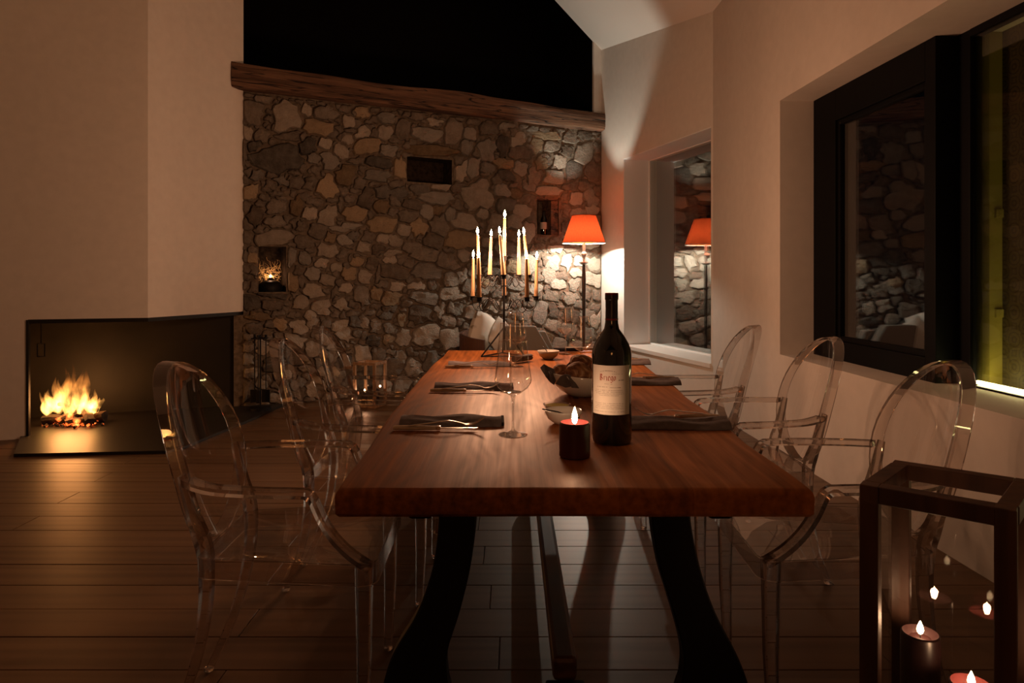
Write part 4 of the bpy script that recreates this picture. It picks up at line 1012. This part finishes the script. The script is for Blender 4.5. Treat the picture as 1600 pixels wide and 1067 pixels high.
def fork(x, y_, z, rz, label):
    t = thing('table_fork', label, 'fork', (x, y_, z), rz, 'steel forks')
    pts = spline([(-0.11, 0, 0.003), (-0.05, 0, 0.010), (0.0, 0, 0.016), (0.035, 0, 0.010), (0.055, 0, 0.004)], 4)
    MB().sweep(pts, rrect(0.008, 0.003)).build('handle', 'steel', t, smooth='auto')
    for k in (-1.5, -0.5, 0.5, 1.5):
        MB().sweep(spline([(0.050, k*0.003, 0.005), (0.065, k*0.0055, 0.004), (0.085, k*0.006, 0.009), (0.108, k*0.0058, 0.024)], 3), rect(0.0028, 0.002)).build('tine', 'steel', t)
    return t
# fireplace side: napkin beyond, cutlery in front; window side turned round
SET = [(-0.185, 2.09, 0, 'nearest the camera', 'fireplace side'), (-0.155, 2.74, 0, 'in the middle place', 'fireplace side'), (-0.165, 3.43, 0, 'at the farthest place', 'fireplace side'),
       (0.490, 2.045, PI, 'nearest the camera', 'window side'), (0.545, 2.86, PI, 'in the middle place', 'window side'), (0.550, 3.50, PI, 'at the farthest place', 'window side')]
for i, (x, y_, rz, w1_, w2_) in enumerate(SET):
    sg = 1 if rz == 0 else -1; first = i in (0, 3)
    napkin(x, y_, rz+0.02*sg, 0.305, 0.125, 'napkin_grey', 'dark grey folded napkin on the %s of the table, %s' % (w2_, w1_), 0.026 if i == 3 else 0.022)
    yk = y_-0.105*sg; xk = x-0.035*sg
    knife(xk, yk, 0.7503, rz-0.02, 'horn handled knife on the %s, %s' % (w2_, w1_))
    fork(xk+0.03*sg, yk+0.004*sg, 0.7503+0.012, rz+0.10, 'steel fork lying over the knife on the %s, %s' % (w2_, w1_))
# rolled cloth and far end linen
def roll(x, y_, rz, L, r, mat, label):
    mb = MB(); prof = []
    for k in range(40):
        a = k/39*2*PI*2.4; q = r*(0.25+0.75*k/39); prof.append((q*math.cos(a), q*math.sin(a)*0.75))
    n = 40; vv = [(-L/2, p[0], p[1]+r*0.75+0.001) for p in prof]+[(L/2, p[0], p[1]+r*0.75+0.001) for p in prof]
    mb.add(vv, [(k, k+1, n+k+1, n+k) for k in range(n-1)]); o = mb.build('rolled_napkin', mat, smooth=True, loc=(x, y_, 0.7505)); o.rotation_euler = (0, 0, rz)
    o.modifiers.new('th', 'SOLIDIFY').thickness = 0.002; tag(o, label, 'napkin', 'rolled napkins'); return o
roll(0.055, 3.55, 0.9, 0.13, 0.026, 'napkin_grey', 'rolled grey napkin between the glasses and the small stoneware bowl')
roll(0.33, 4.02, 0.05, 0.17, 0.018, 'napkin_charcoal', 'rolled dark napkin at the far table end beneath the lamp')
roll(0.42, 4.08, 0.0, 0.2, 0.016, 'linen_grey', 'pale rolled linen napkin at the far table edge')

# ------------------------------------------------------------------ bowls, bread, spoons
b = thing('serving_bowl', 'wide white porcelain bowl full of bread rolls', 'bowl', (0.268, 2.58, 0.7505))
mb = MB(); prof = [(0.0005, 0.002), (0.045, 0.002), (0.05, 0.0), (0.055, 0.002), (0.09, 0.020), (0.122, 0.05), (0.134, 0.080), (0.1325, 0.082), (0.130, 0.080), (0.118, 0.052), (0.086, 0.024), (0.05, 0.008), (0.0005, 0.007)]
mb.lathe(prof, 48)
mb.v = [(x, y_, z+(z/0.08)**2*(0.010*math.cos(math.atan2(y_, x)-PI)*1.0)) for x, y_, z in mb.v]
mb.build('bowl_body', 'porcelain', b, smooth=True)
def loaf(x, y_, z, sx, sy, sz, rot, label):
    bm = bmesh.new(); bmesh.ops.create_icosphere(bm, subdivisions=4, radius=1)
    off = Vector((x*30, y_*30, z*30))
    for v_ in bm.verts:
        n_ = mnoise.noise(v_.co*1.6+off)*0.13+mnoise.noise(v_.co*4+off)*0.04+abs(mnoise.noise(v_.co*2.6+off*2))*-0.10
        v_.co *= 1+n_; v_.co = Vector((v_.co.x*sx, v_.co.y*sy, v_.co.z*sz))
    me = bpy.data.meshes.new('bread_roll'); bm.to_mesh(me); bm.free(); me.materials.append(MATS['bread'])
    for p_ in me.polygons: p_.use_smooth = True
    o = bpy.data.objects.new('bread_roll', me); COL.objects.link(o); o.location = (x, y_, z); o.rotation_euler = rot; tag(o, label, 'bread', 'bread rolls in the white bowl')
loaf(0.185, 2.575, 0.828, 0.040, 0.042, 0.040, (0, 0.3, 0), 'small round bread roll at the edge of the bowl nearest the wine glasses')
loaf(0.245, 2.535, 0.830, 0.050, 0.048, 0.052, (0.4, 0.2, 0), 'large crusty bread roll in the middle front of the bowl')
loaf(0.275, 2.61, 0.862, 0.060, 0.050, 0.034, (0.2, 0.3, 0.3), 'flat bread slice leaning on top of the pile in the bowl')
loaf(0.330, 2.56, 0.838, 0.048, 0.045, 0.042, (0, 0, 0), 'bread roll in the bowl behind the wine bottle')
bn = thing('bread_napkin', 'dark napkin tucked among the bread rolls in the white bowl', 'napkin', (0.22, 2.52, 0.80))
def fold(plist, th=0.006):
    """one folded corner of cloth, made of facets measured in the photograph and laid at their depths"""
    mb = MB()
    for pts, Y0, Y1 in plist:
        n = len(pts); ys = [Y0+(Y1-Y0)*i/(n-1) for i in range(n)]
        q = [P(a, b, y_)-Vector((0.22, 2.52, 0.80)) for (a, b), y_ in zip(pts, ys)]
        mb.add(q+[v_+Vector((0, th, 0.001)) for v_ in q], [tuple(range(n)), tuple(range(2*n-1, n-1, -1)), *[(i, (i+1) % n, n+(i+1) % n, n+i) for i in range(n)]])
    mb.build('cloth_fold', 'napkin_grey', bn, bevel=0.0012, seg=1)
fold([([(844, 575), (850, 569), (857, 573), (860, 585), (859, 597), (852, 588)], 2.60, 2.52)])
fold([([(857, 573), (866, 577), (870, 592), (866, 602), (859, 597), (860, 585)], 2.53, 2.49)])
fold([([(868, 600), (876, 588), (884, 585), (889, 592), (893, 604), (884, 606)], 2.470, 2.462)])
fold([([(884, 585), (892, 587), (899, 597), (905, 607), (893, 606), (889, 592)], 2.462, 2.455)])
fold([([(884, 572), (892, 564), (898, 563), (899, 570), (892, 577), (886, 579)], 2.60, 2.62)])

b = thing('small_bowl', 'small white porcelain bowl with a dark spoon, behind the pillar candle', 'bowl', (0.156, 2.08, 0.7505))
MB().lathe([(0.0005, 0.002), (0.02, 0.002), (0.024, 0.0), (0.030, 0.003), (0.047, 0.016), (0.056, 0.036), (0.0570, 0.042), (0.0555, 0.0425), (0.052, 0.034), (0.043, 0.017), (0.02, 0.006), (0.0005, 0.005)], 40).build('bowl_body', 'porcelain', b, smooth=True)
b = thing('glass_dish', 'shallow glass dish of yellow oil behind the small white bowl', 'dish', (0.150, 2.28, 0.7505))
MB().lathe([(0.0005, 0.001), (0.03, 0.001), (0.042, 0.012), (0.046, 0.022), (0.0445, 0.022), (0.040, 0.013), (0.028, 0.004), (0.0005, 0.004)], 36).build('dish_body', 'glass_bowl', b, smooth=True)
MB().lathe([(0.0005, 0.004), (0.028, 0.0045), (0.039, 0.013), (0.0410, 0.017), (0.0005, 0.017)], 36).build('oil', 'oil', b, smooth='auto')
b = thing('stoneware_bowl', 'small grey stoneware bowl beyond the bread bowl', 'bowl', (0.196, 3.68, 0.7505))
MB().lathe([(0.0005, 0.002), (0.022, 0.0), (0.026, 0.002), (0.048, 0.020), (0.060, 0.046), (0.0585, 0.047), (0.045, 0.022), (0.02, 0.006), (0.0005, 0.005)], 36).build('bowl_body', 'stoneware', b, smooth=True)
def spoon(p0, p1, label, r=0.011):
    t = thing('spoon', label, 'spoon', p0); d = Vector(p1)-Vector(p0)
    MB().tube([(0, 0, 0), d*0.5+Vector((0, 0, 0.004)), d], 0.0022, 6).build('handle', 'dark_spoon', t, smooth=True)
    m_ = MB(); m_.lathe([(0.0005, -0.004), (r*0.6, -0.003), (r, 0.001), (r*0.95, 0.002), (0.0005, -0.001)], 16); o = m_.build('spoon_bowl', 'dark_spoon', t, smooth=True); o.location = d.normalized()*-r*0.8; o.scale = (1.3, 1, 1)
spoon((0.184, 2.055, 0.7745), (0.090, 2.02, 0.806), 'dark spoon lying across the small white bowl')
spoon((0.200, 3.66, 0.775), (0.165, 3.67, 0.822), 'small dark spoon standing in the grey stoneware bowl')

# ------------------------------------------------------------------ floor lamp
lx, ly = 0.800, 7.60
fl_ = thing('floor_lamp', 'tall floor lamp with tapered orange cloth shade in the corner by the stone wall', 'lamp', (lx, ly, 0.0015))
sh = MB(); rbm, rtp, zb, zt = 0.240, 0.133, 1.563, 1.868
sh.lathe([(rbm, zb), (rbm*0.5+rtp*0.5, (zb+zt)/2), (rtp, zt)], 48); so = sh.build('lamp_shade', 'shade_cloth', fl_, smooth=True)
MB().lathe([(rbm-0.003, zb-0.004), (rbm+0.002, zb-0.004), (rbm+0.002, zb+0.006), (rbm-0.003, zb+0.006)], 48, closed=True).build('shade_trim', 'linen_white', fl_, smooth=True)
MB().lathe([(rtp-0.003, zt-0.004), (rtp+0.001, zt-0.004), (rtp+0.001, zt+0.003), (rtp-0.003, zt+0.003)], 48, closed=True).build('shade_trim', 'shade_cloth', fl_, smooth=True)
MB().tube([(0, 0, 1.50), (0, 0, 1.585)], 0.017, 12).build('bulb_holder', 'chrome', fl_, smooth='auto')
MB().lathe([(0.0005, 1.585), (0.014, 1.59), (0.028, 1.615), (0.030, 1.635), (0.022, 1.658), (0.0005, 1.668)], 20).build('bulb', 'bulb', fl_, smooth=True)
mb = MB().tube([(0, 0, 1.395), (0, 0, 1.50)], 0.018, 12)
mb.lathe([(0.0005, -0.036), (0.022, -0.029), (0.035, -0.008), (0.035, 0.008), (0.022, 0.029), (0.0005, 0.036)], 20, (0, -0.014, 1.435))
mb.lathe([(0.010, 1.34), (0.016, 1.38), (0.012, 1.41)], 16); mb.build('joint', 'chrome', fl_, smooth='auto')
MB().lathe([(0.006, 1.322), (0.030, 1.325), (0.055, 1.345), (0.057, 1.352), (0.052, 1.349), (0.028, 1.333), (0.006, 1.333)], 32).build('drip_cup', 'chrome', fl_, smooth=True)
MB().lathe([(0.015, 0.05), (0.017, 0.4), (0.018, 0.75), (0.022, 1.05), (0.024, 1.16), (0.020, 1.25), (0.017, 1.325)], 20).build('pole', 'pole_wood', fl_, smooth=True)
MB().lathe([(0.0005, 0.0), (0.14, 0.0), (0.14, 0.015), (0.04, 0.03), (0.02, 0.06), (0.0005, 0.06)], 32).build('base', 'pole_wood', fl_, smooth='auto')
light('floor_lamp_light', (lx, ly, 1.630), E_LAMP, LAMPC, 0.022)

# ------------------------------------------------------------------ lounge chair beyond the table
lc = thing('lounge_chair', 'low brown woven lounge chair with grey upholstered seat, beyond the table end', 'chair', (-0.058, 6.88, 0.0015)); lc.scale = (1.155, 1.10, 0.905)
mb = MB(); vv = []
# curved woven back shell
for i in range(13):
    u = i/12; a = PI*0.62+u*PI*0.76; x = -0.05+0.36*math.cos(a); y_ = 0.33*math.sin(a)
    zt_ = 0.735-0.09*u
    for d, z in ((0, 0.28), (0.0, zt_), (0.025, zt_), (0.025, 0.28)):
        k = 1-d/0.36; vv.append(((x+0.05)*k-0.05, y_*k, z))
mb.add(vv, [(i*4+j, i*4+(j+1) % 4, (i+1)*4+(j+1) % 4, (i+1)*4+j) for i in range(12) for j in range(4)]+[(0,1,2,3), (51,50,49,48)])
mb.build('shell', 'rattan', lc, smooth='auto')
MB().box((0.0, 0, 0.27), (0.66, 0.58, 0.06)).build('seat_frame', 'rattan', lc, bevel=0.02)
MB().box((0.0, 0, 0.36), (0.60, 0.54, 0.12)).build('seat_cushion', 'linen_grey', lc, bevel=0.035, seg=3, smooth='auto') if False else None
o = MB().box((0.0, 0, 0.36), (0.60, 0.52, 0.12)).build('seat_cushion', 'linen_grey', lc, bevel=0.035, seg=3, smooth='auto')
def slant(x0, x1, dx, zt_, y0, y1, name):
    z0_ = 0.42; v_ = []
    for y_ in (y0, y1):
        v_ += [(x0+dx*0.3, y_, z0_), (x1+dx, y_, z0_), (x1, y_, zt_), (x0, y_, zt_)]
    MB().add(v_, [(0,1,2,3), (7,6,5,4), (0,4,5,1), (1,5,6,2), (2,6,7,3), (3,7,4,0)]).build(name, 'linen_grey', lc, bevel=0.02, seg=3, smooth='auto')
slant(-0.03, 0.255, 0.16, 0.775, -0.14, -0.02, 'side_cushion')
slant(0.25, 0.345, 0.10, 0.705, 0.02, 0.12, 'side_cushion')
for a, b_ in ((0.28, 0.24), (-0.28, 0.24), (0.28, -0.24), (-0.28, -0.24)): MB().tube([(a, b_, 0.25), (a*1.1, b_*1.1, 0.0)], 0.018, 8).build('leg', 'lantern_wood', lc)
def pillow(x, y_, z, w_, h_, th, rot, label):
    bm = bmesh.new(); n = 14; vs2 = {}
    vv = []; fs = []
    for sgn in (1, -1):
        for j in range(n+1):
            for i in range(n+1):
                u, v_ = 2*i/n-1, 2*j/n-1; e = max(0.0, (1-abs(u)**3.0)*(1-abs(v_)**3.0))**0.5
                pin = 1-0.07*(1-e)*(1-abs(abs(u)-abs(v_)))
                vv.append((u*w_/2*pin, sgn*th/2*e+0.006*mnoise.noise(Vector((u*2, v_*2, sgn+x*9))), v_*h_/2*pin))
    k = (n+1)**2
    for s_ in (0, 1):
        for j in range(n):
            for i in range(n):
                a = s_*k+j*(n+1)+i; f = (a, a+1, a+n+2, a+n+1); fs.append(f if s_ else f[::-1])
    o = MB().add(vv, fs).build('cushion', 'linen_white', smooth=True); bmesh_ = bmesh.new(); bmesh_.from_mesh(o.data); bmesh.ops.remove_doubles(bmesh_, verts=bmesh_.verts, dist=0.002); bmesh_.to_mesh(o.data); bmesh_.free(); bm.free()
    o.location = (x, y_, z); o.rotation_euler = rot; tag(o, label, 'cushion', 'white cushions on the lounge chair')
pillow(-0.30, 6.87, 0.645, 0.41, 0.37, 0.17, (0.15, 0.30, 1.15), 'white cushion leaning in the woven back of the lounge chair')
pillow(-0.095, 6.82, 0.570, 0.39, 0.33, 0.15, (-0.10, 0.70, 0.9), 'second white cushion tilted in front of the first, on the lounge chair seat')

# ------------------------------------------------------------------ lanterns
def lantern(name, label, corners, H, post, mat, base_h=0.03, cat='lantern'):
    """corners: four (x,y) on the floor, in order"""
    c = sum((Vector(q) for q in corners), Vector((0, 0)))/4
    t = thing(name, label, cat, (c.x, c.y, 0.0015)); q = [Vector(p_)-c for p_ in corners]
    for p_ in q:
        d = p_.normalized()*post*0.7; k = p_-d; ang_ = math.atan2((q[1]-q[0]).y, (q[1]-q[0]).x)
        MB().box((k.x, k.y, H/2), (post, post, H), rz=ang_).build('post', mat, t, bevel=0.0015, seg=1)
    for z in (H-post*0.5, base_h*0.5):
        hh = post if z > H/2 else base_h
        for i in range(4):
            a, b_ = q[i], q[(i+1) % 4]; d = (b_-a).normalized(); m_ = (a+b_)/2; m_ = m_-m_.normalized()*post*0.5
            MB().box((m_.x, m_.y, z), ((b_-a).length-2*post+0.002, post, hh), rz=math.atan2(d.y, d.x)).build('rail', mat, t, bevel=0.0015, seg=1)
    for i in range(4):
        a, b_ = q[i], q[(i+1) % 4]; d = (b_-a).normalized(); m_ = (a+b_)/2; m_ = m_-m_.normalized()*post*0.5
        MB().box((m_.x, m_.y, H/2), ((b_-a).length-2*post+0.006, 0.003, H-post-base_h+0.006), rz=math.atan2(d.y, d.x)).build('pane', 'lantern_glass', t)
    e = (q[1]-q[0]).length; MB().box((0, 0, base_h*0.5), (e-2*post, (q[2]-q[1]).length-2*post, base_h*0.8), rz=math.atan2((q[1]-q[0]).y, (q[1]-q[0]).x)).build('base_board', mat, t)
    return t
fl2 = Vector((0.737, 1.45)); fr2 = Vector((0.947, 1.281)); bl2 = Vector((0.920, 1.641)); br2 = fr2+bl2-fl2
lantern('lantern', 'tall dark wooden lantern with glass sides on the floor at the near table corner', [fl2, fr2, br2, bl2], 0.757, 0.036, 'lantern_wood')
def floor_candle(x, y_, h, r, mat, label, e, z=0.0275, grp=None):
    p_ = thing('pillar_candle', label, 'candle', (x, y_, z), 0, grp); candle_parts(p_, h, r, mat, hollow=True)
    MB().tube([(0, 0, h-0.012), (0, 0, h+0.001)], 0.0013, 6).build('wick', 'wick', p_)
    flame_mesh(0.030, 0.007).build('flame', 'flame', p_, smooth=True, loc=(0, 0, h-0.005)); stand_light('candle_light', (x, y_, z+h+0.012), e)
floor_candle(0.897, 1.50, 0.390, 0.039, 'wax_dark', 'tall black pillar candle standing farther back in the big wooden lantern', E_SMALL*0.4, grp='candles in the large lantern')
floor_candle(0.925, 1.375, 0.352, 0.040, 'wax_burgundy', 'burgundy pillar candle at the front of the big wooden lantern', E_SMALL*0.4, grp='candles in the large lantern')
sl = Vector((-1.31, 6.30)); a = 0.15
cs = [sl+Vector(v_) for v_ in ((-0.145, -0.06), (0.075, -0.145), (0.145, 0.06), (-0.075, 0.145))]
lantern('lantern', 'small pale wooden lantern on the floor in front of the stone wall', cs, 0.41, 0.024, 'lantern_wood_light', 0.02)
floor_candle(-1.355, 6.28, 0.115, 0.03, 'wax_dark', 'short dark pillar candle burning in the small lantern by the stone wall', E_SMALL*1.6, 0.021, 'candles in the small lantern')
p_ = thing('pillar_candle', 'unlit dark pillar candle beside the burning one in the small lantern', 'candle', (-1.26, 6.33, 0.021), 0, 'candles in the small lantern'); candle_parts(p_, 0.13, 0.03, 'wax_dark', hollow=True)

# ------------------------------------------------------------------ what stands in the wall niches
s0, s1, a, b_ = nr_[2]
q = on_wall((s0+s1)/2, a+0.001, -0.10)
nb = thing('candle_bowl', 'dark domed candle holder in the small lit niche beside the chimney', 'candle holder', q)
MB().lathe([(0.0005, 0.0), (0.105, 0.0), (0.112, 0.03), (0.105, 0.065), (0.08, 0.09), (0.045, 0.105), (0.022, 0.112), (0.022, 0.130), (0.018, 0.130), (0.018, 0.116), (0.0005, 0.116)], 32).build('holder_body', 'black_iron', nb, smooth='auto')
MB().lathe([(0.0005, 0.0), (0.017, 0.0), (0.017, 0.012), (0.0005, 0.012)], 16, (0, 0, 0.1165)).build('tealight', 'wax_white', nb, smooth='auto')
flame_mesh(0.028, 0.008).build('flame', 'flame', nb, smooth=True, loc=(0, 0, 0.131))
stand_light('candle_light', q+Vector((0, 0, 0.147)), E_SMALL*1.0)
mb = MB(); rg = random.Random(9)
for _ in range(70):
    c_ = on_wall((s0+s1)/2+rg.uniform(-0.10, 0.10), a+0.14+rg.uniform(-0.04, 0.09), -0.165+rg.uniform(-0.03, 0.03)); pts = [c_]
    dd = Vector((rg.gauss(0, 1), rg.gauss(0, 0.25), rg.gauss(0, 1))).normalized()
    for k in range(4):
        dd = (dd+Vector((rg.gauss(0, 0.7), rg.gauss(0, 0.12), rg.gauss(0, 0.7)))).normalized(); nx_ = pts[-1]+dd*0.028
        if nx_.z > b_-0.02 or (Vector((nx_.x, nx_.y))-J).dot(TW) < s0+0.01 or (Vector((nx_.x, nx_.y))-J).dot(TW) > s1-0.01: dd = -dd; nx_ = pts[-1]+dd*0.028
        pts.append(nx_)
    mb.tube(pts, 0.0013, 4)
tag(mb.build('dry_moss', 'straw'), 'tangle of dry golden moss lit up behind the niche candle', 'moss', kind='stuff')
s0, s1, a, b_ = nr_[1]
q = on_wall(s0+0.15, a+0.001, -0.09); q2 = thing('bottle', 'small dark bottle with pale label in the upper wall niche', 'bottle', q)
MB().lathe([(0.0005, 0), (0.036, 0), (0.038, 0.006), (0.038, 0.17), (0.030, 0.20), (0.014, 0.225), (0.013, 0.285), (0.0005, 0.287)], 24).build('glass_body', 'bottle_dark', q2, smooth='auto')
MB().lathe([(0.0385, 0.07), (0.0385, 0.15)], 24).build('label', 'label_paper', q2, smooth=True)
